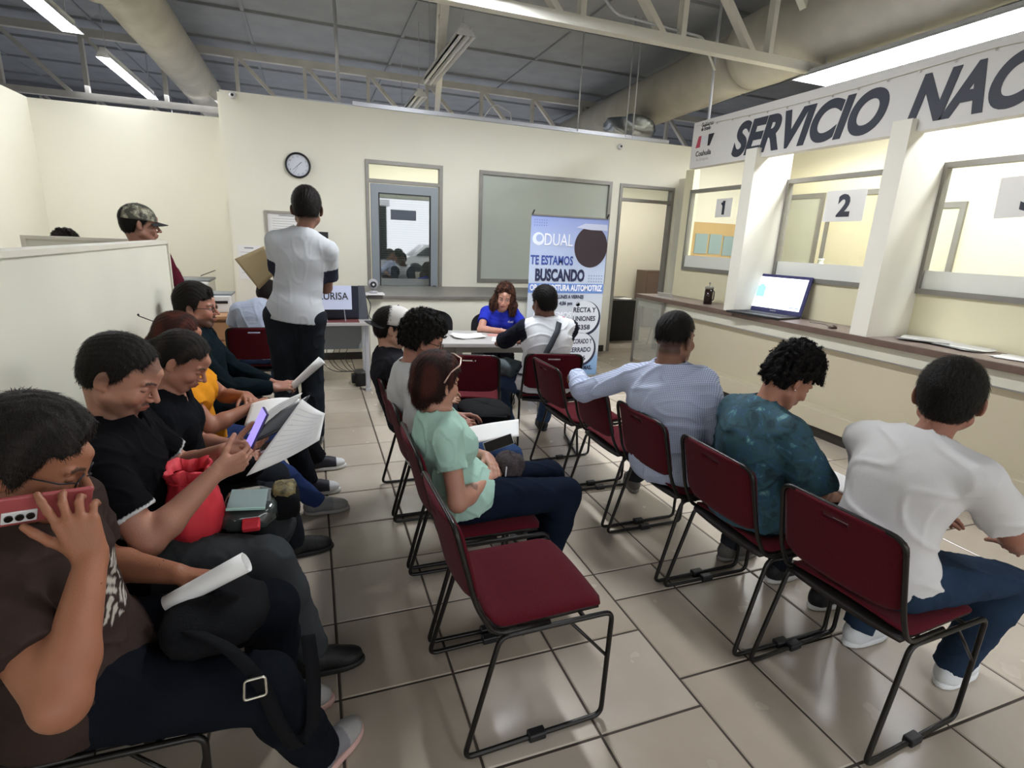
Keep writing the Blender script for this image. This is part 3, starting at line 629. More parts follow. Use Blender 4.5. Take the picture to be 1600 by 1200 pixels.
# round leather photograph, printed
disc(3.22,1.66,.245,'3a2e35',.003,48,.225)
MB().add([(3.0,BY-.0045,1.88),(3.12,BY-.0045,1.93),(3.42,BY-.0045,1.93),(3.43,BY-.0045,1.86),(3.2,BY-.0045,1.86)],[(0,4,3,2,1)]).build('printed_patch', bm('banner_patch','c9cfe6'), br, off=O)
for cx,cz,r_,ts in ((3.20,.80,.205,(('RECTA Y',.875),('UNIONES',.765),('$358',.655))),(3.17,.40,.205,(('DECORADO Y',.475),('CERRADO',.365),('$406',.255)))):
    disc(cx+.012,cz-.016,r_+.016,'22263f',.003); disc(cx,cz,r_,'d9dde6',.0045)
    for t_,z in ts:
        v,f = text_geo(t_,.085,plane_M((cx,BY-.0065,z-.01),(1,0,0)),offset=.002,extrude=.0008,width=min(.33,.045*len(t_)),align='CENTER'); MB().add(v,f).build('lettering', bm('banner_ink_22263f','22263f'), br, off=O)
blet('Y MUCHAS MAS..',2.95,.12,.075,.42,'22263f',.003)
ar=[(2.93+.15*math.cos(a),BY-.005,.60+.2*math.sin(a)) for a in [math.radians(90+k*10) for k in range(13)]]
MB().tube(ar,[.004+.016*math.sin(3.14*k/12+.2) if k<12 else .004 for k in range(13)],6).build('printed_arrow', bm('banner_pink','e0567e'), br, off=O)
dt=MB()
for i in range(6):
    for j in range(3):
        dt.box((2.46+i*.03,BY-.003,1.88+j*.03),(2.468+i*.03,BY-.001,1.888+j*.03)); dt.box((3.22+i*.035,BY-.003,1.24+j*.035),(3.23+i*.035,BY-.001,1.25+j*.035))
dt.build('printed_dots', bm('banner_ink_3a52a0','3a52a0'), br, off=O)
tag(br, 'tall pale blue recruiting banner reading DUAL TE ESTAMOS BUSCANDO', 'banner')

# ---------------------------------------------------------------- desk with the dark monitor
dk = empty('metal_desk', (.25,6.12,0)); O = dk.location.copy()
MB().box((-.35,5.86,.755),(.58,6.42,.785)).build('desktop', M_gray, dk, off=O, bevel=.003)
for x in (-.31,.53):
    for y in (6.0,6.36): MB().box((x-.02,y-.02,0),(x+.02,y+.02,.755)).box((x-.03,y-.03,0),(x+.03,y+.03,.03)).build('leg', M_chrome, dk, off=O)
MB().box((-.3,6.30,.42),(.5,6.31,.755)).build('modesty_panel', mat('bluegrey_panel', hx('8b9296'), .5), dk, off=O)
MB().box((-.3,5.9,.785),(.45,6.2,.789)).build('desk_mat', mat('maroon_mat', hx('6e3b3c'), .8), dk, off=O)
tag(dk,'narrow metal desk holding the dark monitor beside the standing man','desk')
mo = empty('computer_monitor', (.2,6.15,.785)); O = mo.location.copy()
MB().box((-.12,6.10,.80),(.46,6.14,1.15)).build('screen', mat('dark_blue_screen', hx('1c2030'), .3), mo, off=O, bevel=.006)
MB().add([(.46,6.12,.79),(.57,6.14,.79),(.53,6.15,1.15),(.46,6.12,1.15),(.46,6.30,.79),(.57,6.30,.79),(.53,6.28,1.13),(.46,6.28,1.13)],[(0,1,2,3),(1,5,6,2),(5,4,7,6),(3,2,6,7),(4,0,3,7),(0,4,5,1)]).build('side_panel', mat('grey_housing', hx('4c4f57'), .5), mo, off=O)
MB().box((-.12,6.14,.79),(.46,6.28,1.12)).build('housing', M_blkp, mo, off=O); tag(mo,'dark boxy monitor on the metal desk behind the name card','monitor')
nc = empty('name_card', (.2,5.98,.80)); O = nc.location.copy(); Mn = Matrix.Translation((.17,5.97,1.04)) @ Matrix.Rotation(math.radians(-4),4,'X')
MB().obox(Mn,(.42,.004,.25)).build('card', mat('bluish_card', hx('cdd4ee'), .7), nc, off=O)
v,f = text_geo('ZURISA',.105,Mn @ plane_M((.02,-.0035,-.02),(1,0,0)),offset=.001,extrude=.0008,width=.31,align='CENTER'); MB().add(v,f).build('lettering', M_ink, nc, off=O)
MB().tube([(.08,5.975,.92),(.13,5.95,.79)],.003,6).tube([(.30,5.975,.92),(.31,5.95,.79)],.003,6).build('wire_stand', M_chrome, nc, off=O); tag(nc,'pale card reading ZURISA on a wire stand before the monitor','name card')
o = MB().obox(Matrix.Translation((.62,6.34,1.045)),(.28,.18,.014)).build('white_tray', M_paper, off=(.62,6.34,1.04)); tag(o,'white tray at the corner of the counter ledge beside the monitor','tray')
wc = empty('webcam', (.64,6.33,1.053)); 
MB().lathe([(.05,0),(.05,.02),(.02,.03),(.015,.06)],(0,0,0),18).build('base', mat('clear_grey_plastic', hx('a2a0a6'), .3), wc, smooth=True)
MB().lathe([(.01,-.05),(.045,-.04),(.06,0),(.045,.04),(.01,.05)],(0,0,.10),20,0,'y').build('housing', mat('clear_grey_plastic', hx('a2a0a6'), .3), wc, smooth=True)
MB().lathe([(.034,-.052),(.034,-.046)],(.0,0,.10),20,0,'y').build('lens_ring', M_blkp, wc); MB().lathe([(.013,-.056),(.013,-.05)],(.0,0,.10),14,0,'y').build('lens', M_white, wc); tag(wc,'clear grey ball-shaped webcam with a black lens ring','webcam')
ps = empty('power_strip', (.47,6.3,0)); MB().box((-.06,-.12,0),(.05,.1,.16)).box((-.10,-.05,.02),(-.05,.05,.12)).build('housing', M_blkp, ps, bevel=.01)
for k in range(5):
    a = Vector((-.02+.02*k,.0,.15)); P=[a, a+Vector((-.08*k-.05,.12,-.02)), a+Vector((-.15-.09*k,.2,.12+.05*(k%2))), a+Vector((-.1*k,.1,.5))]
    MB().tube(fillet(P,.12,6),.004,6).build('cable', M_blkp, ps, smooth=True)
tag(ps,'black power adapter with tangled cables under the metal desk','power adapter')
cbl = MB().tube(fillet([(.50,6.2,1.1),(.60,6.15,.95),(.56,6.1,.80),(.66,6.05,.76),(.70,6.1,.77)],.05,5),.005,6).build('monitor_cable', M_blkp, off=(.55,6.15,.9), smooth=True); tag(cbl,'black cable hanging off the right side of the monitor','cable')
# wooden desk left
wd = empty('wooden_desk', (-1.3,6.7,0)); O = wd.location.copy()
MB().box((-1.9,6.45,.745),(-.35,7.15,.78)).build('desktop', M_wood, wd, off=O, bevel=.004)
MB().box((-1.32,6.50,.05),(-.86,7.1,.745)).build('pedestal', M_wood, wd, off=O)
for k in range(3):
    d_ = MB().box((-1.30,6.485,.10+k*.21),(-.88,6.50,.29+k*.21)).build('drawer', M_wood, wd, off=O, bevel=.003); MB().box((-1.16,6.465,.19+k*.21),(-1.02,6.485,.205+k*.21)).build('drawer_handle', M_blkp, d_, off=O)
for x in (-1.86,-.40): MB().box((x-.02,6.5,0),(x+.02,7.1,.745)).build('end_panel', mat('grey_panel', hx('8e9094'), .5), wd, off=O)
tag(wd,'light wooden desk with a drawer pedestal behind the seated row','desk')
def printer(loc, s, lab, tray=True):
    r = empty('office_printer', loc)
    MB().box((-.23*s,-.2*s,0),(.23*s,.2*s,.22*s)).build('body', M_white, r, bevel=.015*s)
    MB().box((-.19*s,-.205*s,.12*s),(.19*s,-.19*s,.155*s)).build('paper_slot', M_blkp, r)
    MB().box((-.24*s,-.16*s,.22*s),(.24*s,.2*s,.245*s)).build('scanner_lid', mat('grey_lid', hx('7f8386'), .5), r, bevel=.008*s)
    if tray: MB().obox(Matrix.Translation((.2*s,.0,.30*s)) @ Matrix.Rotation(-.4,4,'Y'),(.14*s,.12*s,.01)).build('paper_tray', M_blkp, r)
    tag(r,lab,'printer'); return r
printer((-1.06,6.9,.78), .85, 'white box printer on the wooden desk behind the man in glasses', False)
st_ = empty('printer_stand', (-1.65,8.6,0)); MB().box((-.35,-.25,.66),(.35,.25,.69)).build('shelf', M_blkp, st_)
for x in (-.3,.3):
    for y in (-.2,.2): MB().box((x-.02,y-.02,0),(x+.02,y+.02,.66)).build('leg', M_blkp, st_)
tag(st_,'black printer stand by the far left wall','stand'); printer((-1.62,8.6,.69), 1.3, 'larger printer with open tray against the far left wall')
loose('paper_stack', Matrix.Translation((-.66,6.62,.781)), .21,.28,'small white paper stack on the corner of the wooden desk',5)
# room beyond the open doorway
bd = empty('black_desk', (5.35,8.8,0)); MB().box((-.4,-.35,.70),(.32,.35,.74)).build('desktop', M_blkp, bd); MB().box((-.38,-.33,.0),(.30,-.30,.70)).box((-.4,-.33,0),(-.37,.33,.70)).build('panel', M_blkp, bd); tag(bd,'black desk seen through the open doorway','desk')
loose('paper_stack', Matrix.Translation((5.32,8.65,.741)), .30,.22,'white papers on the black desk beyond the doorway',6,curl=.01)
cbn = empty('brown_cabinet', (6.95,10.1,0)); MB().box((-.3,-.2,0),(.3,.2,1.2)).build('body', mat('brown_cabinet_face', hx('6b5a50'), .5), cbn, bevel=.004); MB().box((-.28,-.215,.05),(.28,-.2,1.15)).build('door', mat('brown_cabinet_door', hx('75635a'), .5), cbn); tag(cbn,'brown cabinet at the back of the room beyond the doorway','cabinet')
so = empty('metal_stool', (5.72,7.95,0)); MB().lathe([(.14,.5),(.15,.52),(.14,.54)],(0,0,0),20).build('seat', M_alu, so, smooth=True)
for k in range(4):
    a = .78+k*1.57; MB().tube([(.1*math.cos(a),.1*math.sin(a),.5),(.2*math.cos(a),.2*math.sin(a),0)],.01,7).build('leg', M_alu, so)
tag(so,'small metal stool standing just inside the doorway','stool')

# ---------------------------------------------------------------- things on the service counter
lp = empty('laptop_computer', (4.78,4.62,1.02), math.radians(-80)); lw_ = .66     # local x along screen width
MB().box((-lw_/2,-.36,.0),(lw_/2,.0,.024)).build('keyboard_deck', M_blkp, lp, bevel=.006)
ks = MB()
for i in range(15):
    for j in range(5): ks.box((-.27+i*.037,-.20+j*.034,.024),(-.24+i*.037,-.172+j*.034,.029))
ks.build('keys', mat('key_grey', hx('33343a'), .4), lp)
Ml = Matrix.Translation((0,.0,.02)) @ Matrix.Rotation(math.radians(-14),4,'X')
scn = MB().obox(Ml @ Matrix.Translation((0,.012,.215)),(lw_,.02,.43)).build('screen_lid', mat('indigo_bezel', hx('20205a'), .35), lp, bevel=.006)
MB().obox(Ml @ Matrix.Translation((0,.001,.225)),(lw_-.07,.004,.345)).build('display', mat('lit_display', (.9,.92,1), emit=(.88,.92,1.0), estr=.85), scn)
def on_scr(mb, x0,x1,z0,z1): mb.obox(Ml @ Matrix.Translation(((x0+x1)/2,-.0025,(z0+z1)/2)),(x1-x0,.002,z1-z0))
sc1 = MB(); on_scr(sc1,-.27,-.17,.17,.29); on_scr(sc1,-.25,-.19,.29,.31); sc1.build('screen_picture', mat('screen_blue', (.2,.5,.75), emit=(.30,.62,.85), estr=.9), scn)
sc2 = MB(); on_scr(sc2,-.28,-.16,.385,.39); on_scr(sc2,.12,.22,.375,.385); on_scr(sc2,.23,.25,.365,.38); on_scr(sc2,.17,.22,.075,.09); on_scr(sc2,.24,.28,.075,.09)
for k in range(7): on_scr(sc2,-.10,.24-.03*(k%3),.33-k*.03,.333-k*.03)
v,f = text_geo('$482.00',.05,Ml @ plane_M((-.27,-.003,.095),(1,0,0)),offset=.0012,extrude=.0005,width=.13); sc2.add(v,f); sc2.build('screen_text', mat('screen_grey', (.35,.4,.5), emit=(.35,.42,.5), estr=.7), scn)
v,f = text_geo('lenovo',.022,Ml @ plane_M((0,-.003,.024),(1,0,0)),extrude=.0005,width=.07,align='CENTER'); MB().add(v,f).build('lid_badge', M_white, scn)
tag(lp,'open dark laptop with a lit white page on the service counter','laptop')
fp = empty('french_press', (4.72,5.62,1.02)); MB().lathe([(.052,0),(.052,.19),(.048,.19)],(0,0,0),24).build('carafe', mat('dark_coffee_glass', hx('2a1a14'), .12), fp, smooth=True)
MB().lathe([(.054,.19),(.054,.215),(.03,.225)],(0,0,0),24).tube([(0,0,.22),(0,0,.255)],.004,8).lathe([(.005,.25),(.014,.256),(.012,.272),(.004,.276)],(0,0,0),14).build('lid', mat('glass_lid', hx('8d8a80'), .2), fp, smooth=True)
MB().tube(fillet([(0,-.05,.18),(0,-.10,.17),(0,-.10,.06),(0,-.052,.05)],.03),.007,8).build('handle', M_blkp, fp, smooth=True); tag(fp,'french press full of dark coffee on the counter','french press')
mg = empty('coffee_mug', (4.80,5.30,1.02)); MB().lathe([(.045,0),(.048,.10),(.043,.10),(.04,.02)],(0,0,0),22).build('cup', M_blkp, mg, smooth=True); MB().tube(fillet([(0,-.045,.085),(0,-.085,.08),(0,-.085,.03),(0,-.046,.025)],.02),.006,7).build('handle', M_blkp, mg, smooth=True); tag(mg,'black mug beside the french press','mug')
ms = empty('computer_mouse', (4.62,3.72,1.02)); 
def msf(u,v,sd):
    a=u*2-1;b=v*2-1; k=math.sqrt(max(.02,1-a*a)); return (a*.05, b*.03*k, (.034*math.sqrt(max(.0,(1-a*a)*(1-b*b*.9))) if sd==1 else 0))
MB().slab(msf,14,12).build('shell', mat('brown_mouse', hx('4a352c'), .35), ms, smooth=True); MB().tube(fillet([(0,.03,.012),(.08,.12,.006),(.14,.2,.006),(.1,.35,.006)],.06),.003,6).build('cord', M_blkp, ms); tag(ms,'brown computer mouse with its cord near the second fin','mouse')
loose('paper_pad', Matrix.Translation((4.85,3.58,1.021)) @ Matrix.Rotation(.3,4,'Z'), .10,.12,'small white paper pad beside the mouse',5)
loose('paper_stack', Matrix.Translation((4.84,3.02,1.021)) @ Matrix.Rotation(.25,4,'Z'), .24,.34,'rumpled stack of white sheets behind the second fin',6,curl=.014)
loose('paper_stack', Matrix.Translation((4.84,2.72,1.021)) @ Matrix.Rotation(-.2,4,'Z'), .24,.32,'wider stack of papers in the middle of the counter papers',6,curl=.010)
loose('paper_sheet', Matrix.Translation((4.82,2.28,1.021)) @ Matrix.Rotation(.15,4,'Z'), .26,.36,'last single white sheet on the counter toward the right edge',2,curl=.004)
for (y,z,lab) in ((5.55,1.60,'white plastic jug hanging behind hatch one'),(4.55,1.57,'white plastic jug standing behind hatch two')):
    jg = MB().lathe([(.05,0),(.075,.01),(.075,.13),(.06,.17),(.025,.20),(.022,.23),(.03,.235),(.03,.25)],(0,0,0),20).build('plastic_jug', mat('milky_plastic', hx('e8e9e4'), .4), smooth=True); jg.location=(5.28,y,1.40); tag(jg,lab,'jug')
sh_ = MB().box((5.10,.2,1.36),(5.5,6.7,1.40)).build('office_shelf', mat('cream_shelf', hx('ddd7bd'), .5)); tag(sh_,'long cream shelf running behind the hatches','shelf')
rk = empty('flyer_holder', (4.60,6.35,1.02)); MB().obox(Matrix.Translation((0,0,.03)) @ Matrix.Rotation(math.radians(-20),4,'Y'),(.01,.34,.07)).build('card', mat('grey_card', hx('b7b3ac'), .5), rk); MB().box((-.06,-.17,0),(.08,.17,.006)).build('base', mat('grey_card', hx('b7b3ac'), .5), rk); tag(rk,'grey acrylic flyer holder at the far end of the counter','holder')

# ---------------------------------------------------------------- street behind the viewer (seen mirrored in the glazed door)
struct('ground_outside', MB().box((-12,-30,-.2),(26,-4.5,-.12)), mat('asphalt', hx('8f8f8f'), .9, noise=3, dark=.8))
struct('wall_front_sill', MB().box((-3.4,-4.4,0),(7.4,-4.25,.45)).box((-3.4,-4.4,2.9),(7.4,-4.25,4.9)).box((-3.4,-4.4,.45),(-2.9,-4.25,2.9)).box((.9,-4.4,.45),(1.02,-4.25,2.9)).box((4.1,-4.4,.45),(4.22,-4.25,2.9)), M_wall)
bk_ = empty('brick_building', (5,-24,0)); bmm = bpy.data.materials.new('red_brick'); nt,b = nodes(bmm); bt = nt.nodes.new('ShaderNodeTexBrick'); bt.inputs['Color1'].default_value=(*hx('a0604e'),1); bt.inputs['Color2'].default_value=(*hx('8a4f42'),1); bt.inputs['Scale'].default_value=4; tc=nt.nodes.new('ShaderNodeTexCoord'); nt.links.new(tc.outputs['Object'],bt.inputs['Vector']); nt.links.new(bt.outputs[0],b.inputs['Base Color']); b.inputs['Roughness'].default_value=.9
MB().box((-9,-1,0),(0,0,3.6)).build('facade', bmm, bk_); MB().box((-9.2,-1,3.6),(.2,.1,4.0)).build('parapet', M_white, bk_); tag(bk_,'red brick building across the street, mirrored in the glazed door','building')
car = empty('white_car', (5.6,-9.5,-.12)); prof=[(-2.1,.35),(-2.15,.75),(-1.5,.95),(-.9,1.42),(.7,1.45),(1.4,.98),(2.1,.85),(2.15,.35)]
mc = MB(); n=len(prof)
for sy,ins in ((-.85,0),(.85,0)): mc.add([(x,sy*(1 if z<1 else .82),z) for x,z in prof],[tuple(range(n)) if sy<0 else tuple(range(n-1,-1,-1))])
mc.f += [(k,(k+1)%n,n+(k+1)%n,n+k) for k in range(n)]; mc.m += [0]*n
mc.build('body', mat('white_car_paint', hx('eef0f2'), .2, coat=1), car, bevel=.03)
MB().add([(-1.35,.88,.98),(-.85,.75,1.36),(.62,.75,1.38),(1.2,.88,1.0)],[(0,1,2,3)]).add([(-1.35,-.88,.98),(-.85,-.75,1.36),(.62,-.75,1.38),(1.2,-.88,1.0)],[(3,2,1,0)]).build('side_window', mat('dark_car_glass', hx('30363c'), .1), car)
for x in (-1.35,1.35):
    for y in (-.8,.8): MB().lathe([(.33,-.1),(.35,-.08),(.35,.08),(.33,.1)],(x,y,.34),20,0,'y').build('wheel', M_blkp, car, smooth=True)
tag(car,'white car parked outside, mirrored in the glazed door','car')
# ================================================================ figures: smooth distance fields meshed by surface nets
V3 = lambda *a: np.array(a, float)
def nrm(v): v = np.asarray(v,float); return v/(np.linalg.norm(v)+1e-12)
def _cap(a,b,ra,rb):
    a=np.asarray(a,float); b=np.asarray(b,float); ab=b-a; L=ab@ab+1e-12
    def f(P):
        t=np.clip(((P-a)@ab)/L,0,1); return np.linalg.norm(P-a-t[:,None]*ab,axis=1)-(ra+(rb-ra)*t)
    m=max(ra,rb); return f, np.minimum(a,b)-m, np.maximum(a,b)+m
def _ell(c,r,R=None):
    c=np.asarray(c,float); r=np.asarray(r,float); R=np.eye(3) if R is None else np.asarray(R,float)  # columns = axes
    def f(P):
        q=(P-c)@R; k0=np.linalg.norm(q/r,axis=1); k1=np.linalg.norm(q/(r*r),axis=1)+1e-9; return k0*(k0-1)/k1
    e=np.sqrt(((R*r)**2).sum(1)); return f, c-e, c+e
def _box(c,h,R=None,rd=.005):
    c=np.asarray(c,float); h=np.asarray(h,float); R=np.eye(3) if R is None else np.asarray(R,float)
    def f(P):
        q=np.abs((P-c)@R)-(h-rd); return np.linalg.norm(np.maximum(q,0),axis=1)+np.minimum(q.max(1),0)-rd
    e=(np.abs(R)*h).sum(1); return f, c-e, c+e
def _cut(prim, planes):   # planes: list of (point, outward normal)
    f0,lo,hi=prim; pl=[(np.asarray(p,float),nrm(n)) for p,n in planes]
    def f(P):
        d=f0(P)
        for p,n in pl: d=np.maximum(d,(P-p)@n)
        return d
    return f,lo,hi
class Field:
    def __init__(s): s.ops=[]; s.post=None; s.disp=0.0
    def u(s,prim,k=.02): s.ops.append(('u',prim,k)); return s
    def s(s,prim,k=.01): s.ops.append(('s',prim,k)); return s
    def cut(s,p,n): s.ops.append(('c',(np.asarray(p,float),nrm(n)),0)); return s
    def bounds(s):
        lo=np.min([o[1][1] for o in s.ops if o[0]=='u'],0); hi=np.max([o[1][2] for o in s.ops if o[0]=='u'],0); return lo,hi
    def ev(s,P):
        d=np.full(len(P),1.0)
        for typ,pr,k in s.ops:
            if typ=='c': d=np.maximum(d,(P-pr[0])@pr[1]); continue
            f,lo,hi=pr; m=k+.035; idx=np.nonzero(((P>=lo-m)&(P<=hi+m)).all(1))[0]
            if not len(idx): continue
            v=f(P[idx]); a=d[idx]
            if typ=='u': h=np.maximum(k-np.abs(a-v),0)/k; d[idx]=np.minimum(a,v)-h*h*k*.25
            else: v=-v; h=np.maximum(k-np.abs(a-v),0)/k; d[idx]=np.maximum(a,v)+h*h*k*.25
        if s.post is not None: d=s.post(P,d)
        return d
def wrinkle(amp, freq, seed, stretch=(1,1,1)):
    rg=np.random.default_rng(seed); D=rg.normal(size=(7,3))*np.array(stretch); D/=np.linalg.norm(D,axis=1)[:,None]; ph=rg.uniform(0,6.28,7); fr=freq*rg.uniform(.6,1.7,7)
    def post(P,d):
        near=np.abs(d)<.05; Q=P[near]; q=Q+.02*np.sin(Q[:,[1,2,0]]*freq*.5+ph[:3]); w=np.zeros(len(Q)); v=np.zeros(len(Q))
        for i in range(3): w+=np.sin((q@D[i])*fr[i]+ph[i])
        for i in range(3,7): v+=np.sin((q@D[i])*fr[i]*1.5+ph[i])
        w=w/1.2; v=v/1.4; d=d.copy(); d[near]+=amp*(-1.5*np.exp(-(w/.33)**2)-.9*np.exp(-(v/.28)**2)*(.5+.5*np.tanh(w))+.45+.5*w*.5); return d
    return post
def nets(F,h,inside=None,outside=None,lo=None,hi=None):
    """mesh the zero level; inside / outside: lists of (centre,radius) that keep / drop cells"""
    if lo is None: lo,hi=F.bounds()
    lo=lo-3*h-.01; c=4*h; n=np.ceil((hi+3*h+.01-lo)/c).astype(int); nx,ny,nz=n
    I=np.stack(np.meshgrid(np.arange(nx),np.arange(ny),np.arange(nz),indexing='ij'),-1).reshape(-1,3)
    cc=lo+(I+.5)*c; dc=F.ev(cc); act=np.abs(dc)<c*1.15+F.disp
    def sel(P,lst,pad): 
        m=np.zeros(len(P),bool)
        for ce,r in lst: m|=((P-ce)**2).sum(1)<(r+pad)**2
        return m
    if inside is not None: act&=sel(cc,inside,c)
    arr=np.repeat(np.repeat(np.repeat(np.sign(dc).reshape(nx,ny,nz)*c,4,0),4,1),4,2).astype(np.float32)
    A=I[act]; o=np.stack(np.meshgrid(range(4),range(4),range(4),indexing='ij'),-1).reshape(-1,3)
    G=(A[:,None,:]*4+o[None]).reshape(-1,3)
    for s0 in range(0,len(G),400000):
        g=G[s0:s0+400000]; arr[g[:,0],g[:,1],g[:,2]]=F.ev(lo+g*h)
    S=arr<0; X,Y,Z=arr.shape
    cnt=np.zeros((X-1,Y-1,Z-1),np.uint8)
    cor=[(a,b,d) for a in (0,1) for b in (0,1) for d in (0,1)]
    for a,b,d in cor: cnt+=S[a:X-1+a,b:Y-1+b,d:Z-1+d]
    cx=np.argwhere((cnt>0)&(cnt<8))
    pos=lo+(cx+.5)*h; keep=np.ones(len(cx),bool)
    if outside is not None: keep&=~sel(pos,outside,0)
    if inside is not None: keep&=sel(pos,inside,h*2)
    cx=cx[keep]
    vals=np.stack([arr[cx[:,0]+a,cx[:,1]+b,cx[:,2]+d] for a,b,d in cor],1)
    P=np.zeros((len(cx),3)); N=np.zeros(len(cx)); cf=np.array(cor,float)
    for i in range(8):
        for j in range(i+1,8):
            df=cf[j]-cf[i]
            if abs(df).sum()!=1: continue
            m=(vals[:,i]<0)!=(vals[:,j]<0); t=np.zeros(len(cx)); t[m]=vals[m,i]/(vals[m,i]-vals[m,j]); P[m]+=cf[i]+t[m,None]*df; N+=m
    P=lo+(cx+P/N[:,None])*h
    idx=np.full(cnt.shape,-1,np.int32); idx[cx[:,0],cx[:,1],cx[:,2]]=np.arange(len(cx))
    Q=[]
    for ax in range(3):
        sl0=[slice(None)]*3; sl1=[slice(None)]*3; sl0[ax]=slice(0,-1); sl1[ax]=slice(1,None)
        E=np.argwhere(S[tuple(sl0)]!=S[tuple(sl1)]); b,d=[k for k in range(3) if k!=ax]
        E=E[(E[:,b]>0)&(E[:,d]>0)&(E[:,b]<cnt.shape[b])&(E[:,d]<cnt.shape[d])&(E[:,ax]<cnt.shape[ax])]
        def at(db,dd): e=E.copy(); e[:,b]-=db; e[:,d]-=dd; return idx[e[:,0],e[:,1],e[:,2]]
        q=np.stack([at(1,1),at(0,1),at(0,0),at(1,0)],1); ins=S[E[:,0],E[:,1],E[:,2]]
        flip=ins if ax!=1 else ~ins; q[~flip]=q[~flip][:,::-1]; Q.append(q[(q>=0).all(1)])
    return P,np.concatenate(Q)
def to_obj(name,parts,mats,parent,off,col=None,smooth_it=1):
    Vs=[];Fs=[];o=0
    for P,Q in parts: Vs.append(P); Fs.append(Q+o); o+=len(P)
    P=np.concatenate(Vs); Q=np.concatenate(Fs)
    me=bpy.data.meshes.new(name); me.vertices.add(len(P)); me.vertices.foreach_set('co',(P-off).astype(np.float32).ravel())
    me.loops.add(len(Q)*4); me.loops.foreach_set('vertex_index',Q.astype(np.int32).ravel())
    me.polygons.add(len(Q)); me.polygons.foreach_set('loop_start',np.arange(0,len(Q)*4,4,dtype=np.int32)); me.polygons.foreach_set('loop_total',np.full(len(Q),4,np.int32))
    me.polygons.foreach_set('use_smooth',np.ones(len(Q),bool)); me.update(calc_edges=True); me.validate()
    if col is not None:
        a=me.color_attributes.new('Col','FLOAT_COLOR','POINT'); C=np.ones((len(P),4),np.float32); C[:,:3]=col(P); a.data.foreach_set('color',C.ravel())
    me.materials.append(mats); ob=bpy.data.objects.new(name,me); COL.objects.link(ob); ob.parent=parent; return ob

def frame_from(F,U):
    F=nrm(F); U=np.asarray(U,float); U=nrm(U-F*(U@F)); Rt=np.cross(F,U); return np.stack([Rt,F,U],1)   # columns right, forward, up
def ik(S,W,l1,l2,pole):
    S=np.asarray(S,float); W=np.asarray(W,float); d=W-S; D=np.linalg.norm(d)
    if D>(l1+l2)*.995: k=D/(l1+l2)*1.005; l1*=k; l2*=k
    if D<abs(l1-l2)*1.02: D=abs(l1-l2)*1.02
    a=(l1*l1-l2*l2+D*D)/(2*D); hh=math.sqrt(max(l1*l1-a*a,1e-6)); u=d/np.linalg.norm(d); p=np.asarray(pole,float)-S; p=p-u*(p@u); return S+u*a+nrm(p)*hh
# ---- head in its own coordinates: x right, y forward, z up, eyes at z=0
def head_ops(F,E,R,s=1,woman=False,fat=0,chin=0,mouth=0):
    T=lambda x,y,z: E+R@(V3(x,y,z)*s)
    def el(c,r,k,Rl=None): F.u(_ell(T(*c),V3(*r)*s,R if Rl is None else R@Rl),k*s)
    jw=.004 if not woman else -.004
    F.u(_ell(T(0,-.014,.036),V3(.077,.098,.087)*s,R),.01*s)
    el((0,.022,-.028),(.062+fat*.5,.066,.082),.02); el((0,.005,-.05),(.058+fat+jw,.06,.055),.02)
    el((0,.058,-.096+chin),(.026+jw,.024,.019),.018)
    for q in (-1,1):
        F.u(_cap(T(q*(.052+jw+fat*.6),.0,-.058),T(q*.02,.058,-.094),.017*s,.017*s),.02*s)
        el((q*.037,.062,-.030),(.023+fat*.4,.022,.024),.016)
        F.u(_cap(T(q*.043,.072,.022),T(q*.014,.083,.018),.0085*s,.0085*s),.010*s)
    F.u(_cap(T(0,.078,.048),T(0,.084,.02),.02*s,.012*s),.02*s)
    for q in (-1,1):
        F.s(_ell(T(q*.032,.092,.002),V3(.017,.013,.0105)*s,R),.010*s)
        F.u(_ell(T(q*.031,.073,.001),V3(.0135,.0125,.0105)*s,R),.003*s)
    F.u(_cap(T(0,.084,.012),T(0,.113,-.029),.0075*s,.0100*s),.009*s)
    for q in (-1,1): F.u(_ell(T(q*.0120,.098,-.034),V3(.0088,.0105,.0068)*s,R),.006*s); F.s(_ell(T(q*.006,.108,-.041),V3(.003,.004,.003)*s,R),.003*s)
    F.u(_ell(T(0,.079,-.062),V3(.028,.019,.022)*s,R),.012*s)
    F.u(_cap(T(-.020,.086,-.0605),T(0,.0985,-.0575),.0036*s,.0048*s),.004*s); F.u(_cap(T(.020,.086,-.0605),T(0,.0985,-.0575),.0036*s,.0048*s),.004*s)
    F.u(_cap(T(-.017,.085,-.0690),T(.017,.085,-.0690),.005*s,.005*s),.004*s); F.u(_ell(T(0,.094,-.0690),V3(.012,.006,.005)*s,R),.004*s)
    for q in (-1,1):
        Re=np.stack([nrm(V3(.85,q*.52,0)),nrm(V3(-q*.52,.85,.10)),nrm(V3(0,-.10,.99))],1)
        F.u(_ell(T(q*.084,-.018,-.006),V3(.0075,.0180,.031)*s,R@Re),.006*s)
        F.s(_ell(T(q*.092,-.012,-.002),V3(.006,.009,.016)*s,R@Re),.004*s); F.u(_ell(T(q*.077,-.006,-.030),V3(.006,.008,.010)*s,R),.004*s)
    return T
